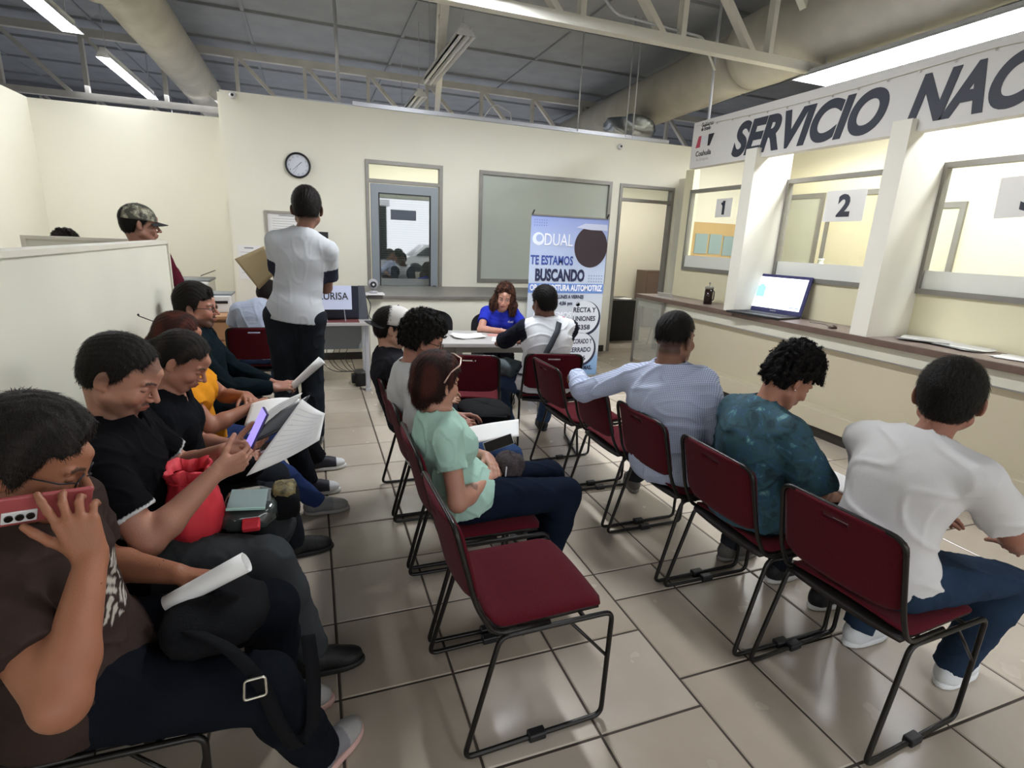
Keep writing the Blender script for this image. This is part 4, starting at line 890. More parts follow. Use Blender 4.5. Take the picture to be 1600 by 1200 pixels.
def skin_color(E,R,s,base,brow=(.03,.02,.015),beard=0,lips=None,scalp=None,eyes=True,hairline=None,shade=0.0):
    base=np.array(base); lips=np.array(lips if lips is not None else base*np.array([.86,.58,.56])); brow=np.array(brow)
    def f(P):
        C=np.tile(base,(len(P),1)); q=((P-E)@R)/s; x,y,z=np.abs(q[:,0]),q[:,1],q[:,2]; near=(np.abs(q)<.17).all(1)
        n=np.sin(P[:,0]*47)*np.sin(P[:,1]*53+1)*np.sin(P[:,2]*41+2); C*= (1+.05*n)[:,None]
        def mix(m,c,a): 
            m=np.clip(m,0,1)*a*near; C[:]=C*(1-m[:,None])+np.array(c)*m[:,None]
        sm=lambda v,a,b: np.clip((v-a)/(b-a),0,1)
        mix(np.exp(-((x-.04)/.018)**2-((z+.03)/.02)**2)*(y>.03),base*np.array([1.08,.82,.80]),.5)
        mix(np.exp(-(x/.012)**2-((z+.03)/.014)**2)*(y>.09),base*np.array([1.06,.82,.80]),.5)
        if beard:
            b=sm(-z,.045,.062)*sm(y,-.01,.02)*(1-((x<.017)&(np.abs(z+.064)<.008)&(y>.08))); mix(b,brow*1.3,beard)
            mix((np.abs(z+.050)<.006)&(x<.024)&(y>.075),brow*1.2,min(1,beard*1.3))
        mix((x<.0235-((z+.064)*0))*(np.abs(z+.0632)<.0105*np.sqrt(np.clip(1-(x/.0245)**2,0,1)))*(y>.078),lips,.85)
        mix((np.abs(z+.0640)<.0014)&(x<.021)&(y>.078),base*.25,.8)
        br=(np.abs(z-(.0205+.004*np.sin((x-.012)*70)))<.0042)&(x>.013)&(x<.050)&(y>.05); mix(br,brow,.85)
        if eyes:
            ex=(x-.031)/.0135; ez=z/.0052; m=(ex**2+ez**2<1)&(y>.06); mix(m,(.62,.58,.55),1); mix(((x-.031)**2+z**2<.0052**2)&m,(.03,.018,.012),1)
            mix((np.abs(np.sqrt(ex**2+ez**2)-1.08)<.14)&(z>-.001)&(y>.06),(.02,.014,.012),.9)
        else: mix((np.abs(z+.0035+.002*np.cos((x-.031)*110))<.0016)&(np.abs(x-.031)<.015)&(y>.06),(.02,.014,.012),.9)
        if scalp is not None:
            hl=np.where(y>.02, .052+.1*(y-.05), np.where(y>-.035,-.012+.9*np.clip(y-.0,0,.03),-.06)); mix(sm(z,hl-.012,hl+.01)*(y<.085)*1.0,scalp[0],scalp[1])
        return C
    return f
def hair_field(E,R,s,vol=.012,top=.0,line='short',curl=0,cf=60,extra=None,seed=1,front=.0,side=-.012,nape=-.062,bangs=None):
    F=Field(); T=lambda x,y,z: E+R@(V3(x,y,z)*s)
    F.u(_ell(T(0,-.016,.037+top*.5),V3(.079+vol,.100+vol,.088+vol+top*.5)*s,R),.01)
    F.u(_ell(T(0,-.055,-.01),V3(.066+vol*.8,.052+vol*.8,.062+vol*.3)*s,R),.02*s)
    if bangs:
        for a,b,r in bangs: F.u(_cap(T(*a),T(*b),r*s,r*.6*s),.012*s)
    ax=[]
    ex=extra or []
    EX=Field()
    for a,b,ra,rb in ex: EX.u(_cap(T(*a),T(*b),ra*s,rb*s),.02*s)
    exb=EX.bounds() if ex else None
    rg=np.random.default_rng(seed); D=rg.normal(size=(9,3)); D/=np.linalg.norm(D,axis=1)[:,None]; ph=rg.uniform(0,6.28,9)
    def post(P,d):
        q=((P-E)@R)/s; x,y,z=np.abs(q[:,0]),q[:,1],q[:,2]
        yl=.068+front
        hl=np.where(y>.035, .060-.6*(y-.035)*0+ (y-.035)*.25-front*.4, np.where(y>-.004, side+(.060-side)*((y+.004)/.039)**1.3, np.where(y>-.034, .012 if side>-.03 else side, nape-.0*y)))
        jag=.004*np.sin(x*190+y*130)+.003*np.sin(q[:,0]*310)
        c=np.maximum((hl+jag-z), (y-yl-.03*np.clip(z-.05,0,.1)))*s
        d=np.maximum(d,c*.8)
        if ex: 
            e=EX.ev(P); h=np.maximum(.02-np.abs(d-e),0)/.02; d=np.minimum(d,e)-h*h*.005
        near=np.abs(d)<.05; Q=P[near]; w=np.zeros(len(Q))
        if curl:
            Qw=Q+.008*np.sin(Q[:,[1,2,0]]*cf*.7)
            for i in range(9): w+=np.abs(np.sin((Qw@D[i])*cf*(.7+.1*i)+ph[i]))
            w=w/9-.635; d=d.copy(); d[near]+=curl*w*-14
        else:
            qq=q[near]; ang=np.arctan2(qq[:,0],qq[:,2]+.02)
            w=np.sin(ang*42+4*np.sin(qq[:,1]*35+ph[0]))+.6*np.sin(ang*97+6*np.sin(qq[:,1]*22+ph[1])); d=d.copy(); d[near]+=.0011*w
        return d
    F.post=post; F.disp=.02
    if ex:
        lo,hi=exb; F.ops.append(('u',(lambda P: np.full(len(P),1.0),lo,hi),.001))
    return F
def hand_ops(F,W,fd,back,side,curls=(.5,.55,.6,.65),spread=.12,thumb=(.8,.3,.3),s=1.0,fl=None):
    """side=+1 right, -1 left; fd finger direction, back = direction of the back of the hand"""
    X=nrm(fd); Z=np.asarray(back,float); Z=nrm(Z-X*(Z@X)); Y=np.cross(Z,X)*side
    P=lambda x,y,z: W+(X*x+Y*y+Z*z)*s
    tips=[]
    F.u(_ell(P(.004,0,0),V3(.030,.026,.018)*s,np.stack([X,Y,Z],1)),.014)
    ks=[(.092,.029,.0),(.095,.009,.002),(.090,-.011,.001),(.082,-.029,-.002)]; ln=[.074,.082,.076,.060]; rd=[.0088,.0090,.0086,.0078]
    for i,(k,L,r) in enumerate(zip(ks,ln,rd)):
        F.u(_cap(P(.012,k[1]*.62,0),P(k[0]-.004,k[1],k[2]),.0145*s,.0110*s),.012)
        a=0; p=V3(*k); c=curls[i]; yaw=(1.5-i)*spread/1.5
        for seg,(lf,cf_) in enumerate(((.46,.75),(.30,1.15),(.24,.8))):
            a+=c*cf_; d=V3(math.cos(a)*math.cos(yaw),math.sin(yaw)*max(.2,math.cos(a)),-math.sin(a)); q=p+d*L*lf
            F.u(_cap(P(*p),P(*q),r*(1-.08*seg)*s,r*(1-.08*(seg+1))*s),.004 if seg else .007); p=q
        tips.append(P(*p))
    F.u(_ell(P(.036,.024,-.010),V3(.032,.016,.015)*s,np.stack([X,Y,Z],1)),.012)
    out,opp,bend=thumb; p=V3(.030,.026,-.008); d=nrm(V3(.75,out,-opp)); q=p+d*.042; F.u(_cap(P(*p),P(*q),.0125*s,.0105*s),.010)
    d2=nrm(V3(.9,out*(1-bend),-opp-bend*.4)); r_=q+d2*.034; F.u(_cap(P(*q),P(*r_),.0102*s,.0095*s),.004); d3=nrm(V3(.95,out*(1-1.6*bend),-opp-bend*.6)); t=r_+d3*.022; F.u(_cap(P(*r_),P(*t),.0095*s,.0078*s),.003); tips.append(P(*t))
    return P,tips

def strands(hp,E,R,s,hc):
    P,Q=hp; rg=np.random.default_rng(len(P)); n=int(hc.get('n',4400)); T=P[Q]; A=np.cross(T[:,1]-T[:,0],T[:,3]-T[:,0]); ar=np.linalg.norm(A,axis=1)+1e-12
    ctr=E+R@(V3(0,-.02,.0)*s); fi=rg.choice(len(Q),n,p=ar/ar.sum()); p=T[fi].mean(1); nn=A[fi]/ar[fi][:,None]; nn*=np.sign(((p-ctr)*nn).sum(1)+1e-9)[:,None]
    up=R[:,2]; crown=E+R@(V3(0,-.06,.13)*s); f=(p-crown); f=f/np.linalg.norm(f,axis=1)[:,None]-up*.35; f-=nn*(f*nn).sum(1)[:,None]; f/=np.linalg.norm(f,axis=1)[:,None]+1e-9
    f+=rg.normal(size=f.shape)*(.9 if hc.get('curl') else .28); f-=nn*(f*nn).sum(1)[:,None]; f/=np.linalg.norm(f,axis=1)[:,None]+1e-9
    L=hc.get('L',.010 if hc.get('curl') else .022)*s*rg.uniform(.6,1.3,n)[:,None]; w=.0011*s; sd=np.cross(f,nn); vs=[]
    cu=hc.get('curl',0)
    for k in range(4):
        t=k/3.0; lift=(.0014+.0030*t) if not cu else .007*math.sin(t*2.6)
        c=p+f*L*(t-.35)+nn*lift*s - nn*((t-.35)**2)*L*L*(2.5 if not cu else 0)+ (sd*.004*math.sin(t*4) if cu else 0); ww=w*(1-.75*t) if k else w*.5; vs+= [c-sd*ww, c+sd*ww]
    V=np.stack(vs,1).reshape(-1,3); b=np.arange(n)[:,None]*8; q=np.concatenate([b+np.array([[2*k,2*k+1,2*k+3,2*k+2]]) for k in range(3)]); return V,q
SKIN=dict(tan=hx('b98a72'),mid=hx('a97a63'),dark=hx('7d5645'),light=hx('cfa68f'))
def person(name,label,sp,group=None):
    """sp: hip, yaw, neck(world) , head(world), hyaw, hpitch, hroll, hands, feet ... everything in metres in the room"""
    g=sp.get; s=g('s',1.0); hip=V3(*sp['hip']); yaw=math.radians(g('yaw',0)); Ff=V3(math.cos(yaw),math.sin(yaw),0); Lf=V3(-math.sin(yaw),math.cos(yaw),0)
    neck=V3(*sp['neck']); E=V3(*sp['head']); hy=math.radians(g('hyaw',g('yaw',0))); hp=math.radians(g('hpitch',0)); hr=math.radians(g('hroll',0))
    hf=V3(math.cos(hy)*math.cos(hp),math.sin(hy)*math.cos(hp),-math.sin(hp)); hu=V3(0,0,1)+np.cross(hf,V3(0,0,1))*math.tan(hr); HR=frame_from(hf,hu)
    U=nrm(neck-hip); tw=math.radians(g('twist',0)); Lt=Lf*math.cos(tw)-Ff*math.sin(tw); Lt=nrm(Lt-U*(U@Lt)); Ft=np.cross(Lt,U); TL=np.linalg.norm(neck-hip)/.50
    slump=g('slump',.02); bulk=g('bulk',1.0); fat=g('fat',0.0); woman=g('woman',False); shw=g('shw',.185 if not woman else .165)*s; drop=g('drop',.045)
    def sp_pt(t,f=0,l=0): return hip+(neck-hip)*t - Ft*slump*math.sin(math.pi*t) + Ft*f + Lt*l
    RT=np.stack([Lt,Ft,U],1); sh={}; el={}; wr={}; hd={}
    for k,q in (('R',-1),('L',1)):
        o=g('sh'+k); sh[k]=V3(*o) if o is not None else sp_pt(1,-.01,q*shw)-U*drop*s
    UA,FA=.285*s,.255*s
    H=g('hands',{})
    for k,q in (('R',-1),('L',1)):
        w=V3(*H[k]['w']); pole=V3(*H[k]['e']); el[k]=ik(sh[k],w,UA,FA,pole); wr[k]=w
    # body ----------------------------------------------------
    def torso(F,pad,kk=.05,hem=False):
        F.u(_ell(sp_pt(.06),V3(.165*bulk*s+pad+fat*.5,.115*bulk*s+pad+fat*.6,.12*s+pad),RT),.02)
        F.u(_ell(sp_pt(.36,fat*.35),V3(.135*bulk*s+pad+fat*.8,.100*bulk*s+pad+fat,.15*TL+pad),RT),kk)
        F.u(_ell(sp_pt(.70,.004),V3(.158*bulk*s+pad+fat*.3,.108*bulk*s+pad+fat*.3,.155*TL+pad),RT),kk)
        a=sh['R']+(sh['L']-sh['R'])*.07; b=sh['L']+(sh['R']-sh['L'])*.07; c=sp_pt(.93,-.006)
        F.u(_cap(a,c,.047*s*bulk+pad,.062*s*bulk+pad),kk); F.u(_cap(b,c,.047*s*bulk+pad,.062*s*bulk+pad),kk)
        F.u(_cap(sp_pt(1.0,-.012),a,.045*s+pad*.8,.036*s+pad),.045); F.u(_cap(sp_pt(1.0,-.012),b,.045*s+pad*.8,.036*s+pad),.045)
        if woman:
            for q in (-1,1): F.u(_ell(sp_pt(.66,.085+.02*(bulk-1),q*.068*bulk),V3(.066*bulk+pad,.058+pad,.066*bulk+pad),RT),.03)
    def arm(F,k,pad,t0=0,t1=2.0,kk=.03,loose=0):
        S,E_,W_=sh[k],el[k],wr[k]; b=g('armr',1.0)*s
        r0,r1,r2,r3=.047*b+pad+loose*.15,.040*b+pad+loose,.042*b+pad+loose,.026*b+pad+loose
        if t1<=1:
            e=S+(E_-S)*t1; n=nrm(E_-S); F.u(_cut(_cap(S,S+(E_-S)*min(1,t1+.25),r0,r1+loose*.5),[(e,n)]),kk)
        else:
            F.u(_cap(S,E_,r0,r1),kk)
            t=t1-1; e=E_+(W_-E_)*t; n=nrm(W_-E_); m=E_+(W_-E_)*.28
            pr=_cap(E_,m,r1,r2); F.u(pr,.02)
            if t<1: F.u(_cut(_cap(m,W_,r2,r3),[(e,n)]),.02)
            else: F.u(_cap(m,W_,r2,r3) if pad==0 else _cut(_cap(m,W_+n*.03,r2,r3+.003),[(W_-n*.012,n)]),.02)
    B=Field(); 
    torso(B,-.006)
    B.u(_cap(neck+(E-neck)*0-U*.02,E+HR@V3(0,-.035,-.055)*s,.056*s*g('neckr',1),.050*s*g('neckr',1)),.03)
    head_ops(B,E,HR,g('hs',s),woman,g('hfat',0))
    centers=[(E+HR@V3(0,.01,.0),.155*s)]
    tips={}
    for k,q in (('R',-1),('L',1)):
        arm(B,k,0)
        h=H[k]; Pf,tp=hand_ops(B,wr[k]+nrm(wr[k]-el[k])*.008,h['f'],h['b'],-q,h.get('c',(.5,.55,.6,.65)),h.get('sp',.12),h.get('t',(.8,.3,.3)),s*.98); tips[k]=(Pf,tp)
        centers.append((wr[k]+nrm(h['f'])*.085*s,.125*s))
    base=V3(*hip[:2],0); root=empty(name,tuple(base)); tag(root,label,'person',group)
    hb=g('h',.0065); hf_=g('hd',.004)
    sk=skin_color(E,HR,g('hs',s),g('skin',SKIN['mid']),brow=g('brow',(.03,.02,.016)),beard=g('beard',0),scalp=g('scalp'),eyes=g('eyes',True),lips=g('lips'))
    if g('marks'):
        sk0=sk
        def sk(P,_s=sk0):
            C=_s(P)
            for c,r,colr,a in sp['marks']:
                d=np.linalg.norm(P-V3(*c),axis=1)+.004*np.sin(P[:,0]*300)*np.sin(P[:,2]*260); m=(d<r)*a; C[:]=C*(1-m[:,None])+np.array(colr)*m[:,None]
            return C
    sm_=attr_mat('skin',.48,bump=.12,bscale=260,spec=.35,sss=.06)
    parts=[nets(B,hb,outside=centers)]
    for ce in centers:
        parts.append(nets(B,hf_,inside=[ce],lo=ce[0]-ce[1]-.01,hi=ce[0]+ce[1]+.01))
    to_obj('body',parts,sm_,root,base,sk)
    # shirt -----------------------------------------------------
    sc=g('shirt'); 
    if sc:
        F=Field(); pad=sc.get('pad',.013); torso(F,pad); slv=sc.get('slv',.6); lo_=sc.get('loose',.012)
        for k in ('R','L'): arm(F,k,pad*.6,0,slv,.035,lo_)
        hem=sc.get('hem',-.06)
        hb0=sp_pt(0); 
        if g('standing'):
            F.u(_cap(sp_pt(.1),sp_pt(hem*2.2),.15*bulk*s,.158*bulk*s),.05); F.ops[-1]=('u',(F.ops[-1][1][0],F.ops[-1][1][1],F.ops[-1][1][2]),.05)
            F.u(_ell(sp_pt(hem*.8),V3(.182*bulk,.135*bulk,.16),RT),.05)
        else: F.u(_ell(sp_pt(.0,.0),V3(.200*bulk+fat*.6,.156*bulk+fat*.7,.14),RT),.05)
        # neck opening
        F.s(_cap(neck+U*.005,neck+(E-neck)*.8+U*.03,.060*s*g('neckr',1)+sc.get('open',.006),.075*s+sc.get('open',.006)),.006)
        if sc.get('vneck'): F.s(_cap(neck+U*.03+Ft*.05,neck-U*sc['vneck']+Ft*.12,.05,.012),.008)
        F.cut(sp_pt(hem),-U); 
        w=sc.get('wr',.0032); F.post=wrinkle(w,sc.get('wf',34),sum(map(ord,label))%997); F.disp=.012
        def shcol(P):
            C=np.tile(np.array(sc.get('col',(1,1,1))),(len(P),1))
            if sc.get('slcol') is not None:
                for k in ('R','L'):
                    a=sh[k]; d=nrm(el[k]-a); lim=sc.get('slx',.0); m=((P-a)@nrm(d*.6+ (a-sp_pt(.93))/np.linalg.norm(a-sp_pt(.93))*.8)>lim)&(np.linalg.norm(P-a-np.clip((P-a)@d,0,1)[:,None]*d,axis=1)<.115); 
                    if sc.get('slfrom') is not None: m&=((P-a)@d>sc['slfrom'])
                    C[m]=sc['slcol']
            if sc.get('hemcol') is not None:
                for k in ('R','L'):
                    a=sh[k]; d=nrm(el[k]-a); L=np.linalg.norm(el[k]-a)*slv; t=(P-a)@d; m=(t>L-.011)&(np.linalg.norm(P-a-t[:,None]*d,axis=1)<.1); C[m]=sc['hemcol']
            if sc.get('fn'): C=sc['fn'](P,C,dict(sp=sp_pt,Ft=Ft,Lt=Lt,U=U))
            return C
        tm=sc.get('mat') or attr_mat('cotton_knit',.9,bump=.18,bscale=500,spec=.06)
        to_obj(sc.get('name','shirt'),[nets(F,sc.get('h',.007))],tm,root,base,shcol)
        if sc.get('collar'):
            Cc=Field(); d=nrm((E+HR@V3(0,-.035,-.055)*s)-neck); Cc.u(_cut(_cap(neck-d*.02,neck+d*.06,.092*s*g('neckr',1),.074*s*g('neckr',1)),[(neck+d*.040,d)]),.01); Cc.s(_cap(neck-d*.05,neck+d*.1,.074*s*g('neckr',1),.066*s*g('neckr',1)),.004); Cc.s(_cap(neck+Ft*.07+d*.06,neck+Ft*.09-d*.02,.035,.01),.01)
            F2c=np.array(sc.get('collarcol',sc.get('col'))); tip=None if sc.get('plain') else sc.get('hemcol'); to_obj('collar',[nets(Cc,.0045)],tm,root,base,lambda P: np.tile(F2c,(len(P),1)) if tip is None else np.where((((P-neck)@d>-.004)&((P-neck)@d<.003))[:,None],np.array(tip),F2c))
        if sc.get('ring') is not None:   # ribbed neck band
            d=nrm(E-neck); Cc=Field(); Cc.u(_cut(_cap(neck-d*.012,neck+d*.05,.070*s,.066*s),[(neck+d*.018,d)]),.01); Cc.s(_cap(neck-d*.05,neck+d*.1,.062*s,.060*s),.003)
            to_obj('neck_band',[nets(Cc,.004)],tm,root,base,lambda P: np.tile(np.array(sc['ring']),(len(P),1)))
    # trousers ---------------------------------------------------
    pc=g('pants'); LG=g('legs')
    if pc:
        F=Field(); pad=.006; F.u(_ell(sp_pt(.03),V3(.178*bulk*s+pad+fat*.5,.128*bulk*s+pad+fat*.5,.115*s),RT),.02); knees={}
        for k,q in (('R',-1),('L',1)):
            hj=hip+Lf*q*.085*s-V3(0,0,.0); an=V3(*LG[k]['a']); ls=s*g('ls',1.0); kn=ik(hj,an,.43*ls,.42*ls,V3(*LG[k]['k'])); th=pc.get('th',1.10)*bulk
            F.u(_cap(hj,kn,.088*s*th+pad,.060*s*th+pad),.045); F.u(_cap(kn,kn+(an-kn)*.35,.060*s*th+pad,.058*s*th+pad),.02)
            n=nrm(an-kn); F.u(_cut(_cap(kn+(an-kn)*.35,an+n*.03,.058*s*th+pad,pc.get('cuff',.052)),[(an+n*pc.get('len',.02),n)]),.02)
        F.post=wrinkle(pc.get('wr',.003),30,5+sum(map(ord,label))%97); F.disp=.012
        if g('standing'): F.cut(sp_pt(.20),U)
        else: F.cut(sp_pt(.22),U)
        to_obj('trousers',[nets(F,pc.get('h',.008))],attr_mat('trouser_cloth',.92,bump=.25,bscale=420,spec=.06),root,base,lambda P: np.tile(np.array(pc['col']),(len(P),1))*(1+.10*np.sin(P[:,0]*31)*np.sin(P[:,2]*27+P[:,1]*19))[:,None])
        shc=g('shoes')
        for k,q in (('R',-1),('L',1)):
            an=V3(*LG[k]['a']); d=nrm(V3(*LG[k]['d'],LG[k].get('dz',0))); up=nrm(V3(0,0,1)-d*d[2]); sd=np.cross(d,up); Rf=np.stack([d,sd,up],1); L=.27*s; o=an-up*(an[2] if LG[k].get('flat',True) else .085); o=V3(o[0],o[1],o[2]) 
            Pp=lambda a,b,c: o+d*a+sd*b+up*c
            F=Field(); F.u(_ell(Pp(-.02,0,.055),V3(.055,.038,.05),Rf),.01); F.u(_ell(Pp(.045,0,.055),V3(.085,.041,.048),Rf),.03); F.u(_ell(Pp(.125,0,.042),V3(.068,.046,.036),Rf),.03); F.u(_cap(Pp(-.01,0,.05),Pp(-.012,0,shc.get('hi',.095)),.040,.038),.03)
            F.cut(Pp(0,0,.022),-up); F.post=wrinkle(.001,60,3)
            so=to_obj('shoe',[nets(F,.0065)],attr_mat('shoe_upper',.6,bump=.2,bscale=150),root,base,lambda P: np.tile(np.array(shc['col']),(len(P),1)) if shc.get('toe') is None else np.where((((P-o)@d)>shc.get('tx',.10))[:,None],np.array(shc['toe']),np.array(shc['col'])))
            F=Field(); F.u(_ell(Pp(.105,0,.012),V3(.098,.049,.06),Rf),.01); F.u(_ell(Pp(-.008,0,.012),V3(.068,.040,.06),Rf),.05); F.cut(Pp(0,0,.028),up); F.cut(Pp(0,0,.003),-up)
            to_obj('sole',[nets(F,.0065)],attr_mat('shoe_sole',.6),so,base,lambda P: np.tile(np.array(shc.get('sole',(.6,.6,.58))),(len(P),1)))
            lc=MB()
            for i in range(4): lc.tube([Pp(.03+.02*i,-.02,.083-.008*i),Pp(.035+.02*i,0,.089-.009*i),Pp(.03+.02*i,.02,.083-.008*i)],.003,5)
            lc.v=[tuple(np.array(v)-base) for v in lc.v]; lc.build('laces',mat('lace_'+('w' if shc.get('lw') else 'k'),hx('d8d8d8') if shc.get('lw') else hx('15151a'),.8),so,smooth=True)
    # hair ---------------------------------------------------------
    hc=g('hair')
    if hc:
        hs_=g('hs',s); F=hair_field(E,HR,hs_,**{k:v for k,v in hc.items() if k not in('col','col2','h','mat','strands','n','L')})
        c1=np.array(hc['col']); c2=np.array(hc.get('col2',hc['col']))
        hm=attr_mat('hair_strands',.5,bump=.4,bscale=300,spec=.16) if not hc.get('curl') else attr_mat('hair_curls',.65,bump=.5,bscale=220,spec=.14)
        hp_=nets(F,hc.get('h',.0045)); hparts=[hp_]
        if hc.get('strands',1): hparts.append(strands(hp_,E,HR,hs_,hc))
        to_obj('hair',hparts,hm,root,base,lambda P:(lambda w: c1*(1-w)+c2*w)((.5+.5*np.sin(((P-E)@HR)[:,0]*90+3*np.sin(((P-E)@HR)[:,1]*40)))[:,None]**2))
    if g('glasses'):
        hs_=g('hs',s); T=lambda x,y,z: E-base+HR@(V3(x,y,z)*hs_); mb=MB()
        for q in (-1,1):
            mb.tube([T(q*.033+.023*math.cos(a*.5236),.098-.004*abs(math.cos(a*.5236)),-.001+.017*math.sin(a*.5236)) for a in range(12)],.0017,6,closed=True)
            mb.tube([T(q*.056,.094,.006),T(q*.078,.07,.006),T(q*.083,-.005,.006),T(q*.082,-.022,-.012)],.0018,6)
        mb.tube([T(-.010,.102,.004),T(0,.106,.007),T(.010,.102,.004)],.0016,6); gl=mb.build('glasses',mat('dark_spectacle_rim',hx(g('glasses')),.3,metal=.4),root,smooth=True)
        lm=MB()
        for q in (-1,1): lm.add([T(q*.033+.022*math.cos(a*.5236),.0975,-.001+.016*math.sin(a*.5236)) for a in range(12)],[tuple(range(12))])
        lm.build('lens',glass_mat('lens_glass',(.95,.96,.97),.08),gl)
    return dict(root=root,base=base,E=E,HR=HR,tips=tips,sh=sh,el=el,wr=wr,sp=sp_pt,Ft=Ft,Lt=Lt,U=U,hip=hip)
# ================================================================ the people
BLKH=hx('1b1613'); BRNH=hx('3a201a')
def leaf_mat():
    m=bpy.data.materials.new('teal_leaf_print'); nt,b=nodes(m); b.inputs['Roughness'].default_value=.85
    tc=nt.nodes.new('ShaderNodeTexCoord'); n=nt.nodes.new('ShaderNodeTexNoise'); n.inputs['Scale'].default_value=13; n.inputs['Detail'].default_value=7; n.inputs['Distortion'].default_value=1.2; n.inputs['Roughness'].default_value=.65
    nt.links.new(tc.outputs['Object'],n.inputs['Vector']); r=nt.nodes.new('ShaderNodeValToRGB'); e=r.color_ramp.elements; e[0].position=.30; e[0].color=(*hx('162a36'),1); e[1].position=.74; e[1].color=(*hx('86a9a8'),1)
    for p,c in ((.42,'243f4b'),(.5,'2c5158'),(.58,'2a4a66'),(.66,'4b7a7e')): q=e.new(p); q.color=(*hx(c),1)
    nt.links.new(n.outputs['Fac'],r.inputs['Fac']); nt.links.new(r.outputs[0],b.inputs['Base Color']); return m
def check_mat():
    m=bpy.data.materials.new('blue_micro_check'); nt,b=nodes(m); b.inputs['Roughness'].default_value=.85
    tc=nt.nodes.new('ShaderNodeTexCoord'); mp=nt.nodes.new('ShaderNodeMapping'); mp.inputs['Rotation'].default_value=(.05,.05,-.55); nt.links.new(tc.outputs['Object'],mp.inputs[0])
    sx=nt.nodes.new('ShaderNodeSeparateXYZ'); nt.links.new(mp.outputs[0],sx.inputs[0]); outs=[]
    for ax in ('Y','Z'):
        a=nt.nodes.new('ShaderNodeMath'); a.operation='MULTIPLY'; a.inputs[1].default_value=6.2832/.0085; s_=nt.nodes.new('ShaderNodeMath'); s_.operation='SINE'; g=nt.nodes.new('ShaderNodeMath'); g.operation='GREATER_THAN'; g.inputs[1].default_value=.45
        nt.links.new(sx.outputs[ax],a.inputs[0]); nt.links.new(a.outputs[0],s_.inputs[0]); nt.links.new(s_.outputs[0],g.inputs[0]); outs.append(g)
    ad=nt.nodes.new('ShaderNodeMath'); ad.operation='ADD'; nt.links.new(outs[0].outputs[0],ad.inputs[0]); nt.links.new(outs[1].outputs[0],ad.inputs[1])
    ml=nt.nodes.new('ShaderNodeMath'); ml.operation='MULTIPLY'; ml.inputs[1].default_value=.5; nt.links.new(ad.outputs[0],ml.inputs[0])
    mx=nt.nodes.new('ShaderNodeMix'); mx.data_type='RGBA'; mx.inputs[6].default_value=(*hx('c6cde0'),1); mx.inputs[7].default_value=(*hx('7383ad'),1); nt.links.new(ml.outputs[0],mx.inputs[0]); nt.links.new(mx.outputs[2],b.inputs['Base Color']); return m
def camo_mat():
    m=bpy.data.materials.new('grey_camo'); nt,b=nodes(m); b.inputs['Roughness'].default_value=.85; tc=nt.nodes.new('ShaderNodeTexCoord'); n=nt.nodes.new('ShaderNodeTexNoise'); n.inputs['Scale'].default_value=22; nt.links.new(tc.outputs['Object'],n.inputs['Vector'])
    r=nt.nodes.new('ShaderNodeValToRGB'); r.color_ramp.interpolation='CONSTANT'; e=r.color_ramp.elements; e[0].color=(*hx('4a4a40'),1); e[1].position=.6; e[1].color=(*hx('a9a692'),1); q=e.new(.48); q.color=(*hx('7d7a68'),1); nt.links.new(n.outputs['Fac'],r.inputs[0]); nt.links.new(r.outputs[0],b.inputs['Base Color']); return m
relax=dict(c=(.35,.4,.45,.5),t=(.6,.3,.3))
def chest_print(P,C,q):
    o=q['sp'](.55); x=(P-o)@q['Lt']; z=(P-o)@q['U']; f=(P-o)@q['Ft']; w=np.sin(x*95+2*np.sin(z*60))*np.sin(z*120+1.5*np.sin(x*70)); m=(f>.04)&(np.abs(x)<.085)&(np.abs(z)<.085)&(w>.18); C=C.copy(); C[m]=hx('b9b3a8'); return C
# ---- left row, facing the aisle
P1=person('person','person in a brown T-shirt and glasses holding a red phone to the ear',dict(hip=(-.62,1.45,.57),yaw=-3,neck=(-.635,1.43,1.02),head=(-.605,1.40,1.175),hpitch=25,hyaw=3,s=1.02,bulk=1.1,fat=.02,slump=.03,
  hands=dict(R=dict(w=(-.470,1.235,1.005),e=(-.47,.9,.66),f=(-.22,.10,.96),b=(.15,-.95,.1),c=(.15,.55,.70,.80),sp=.22,t=(.75,.15,.1)),
             L=dict(w=(-.415,1.60,.725),e=(-.75,1.9,.5),f=(.93,-.30,-.06),b=(.05,.30,.95),c=(.62,.66,.7,.75),t=(.6,.8,.3))),
  legs=dict(R=dict(a=(-.06,1.47,.10),k=(.2,1.15,.9),d=(.72,.70)),L=dict(a=(-.20,1.74,.10),k=(.2,1.62,.9),d=(1,.05))),ls=1.03,
  skin=hx('9a664d'),eyes=False,armr=1.12,hd=.0035,h=.006,
  hair=dict(col=BLKH,col2=hx('2a2523'),vol=.022,top=.012,front=.004,side=-.03,nape=-.078,h=.004,bangs=[((-.03,.07,.075),(.045,.092,.040),.020),((.02,.07,.078),(-.045,.088,.045),.018)]),
  glasses='1c1c20',shirt=dict(fn=chest_print,col=hx('3a2e2a'),slv=.62,pad=.014,loose=.016,hem=-.10,open=.004,h=.006),pants=dict(col=hx('12151c'),th=1.16,cuff=.066),
  shoes=dict(col=hx('77767a'),toe=hx('9c9996'),sole=hx('c9a39a'),lw=1)))
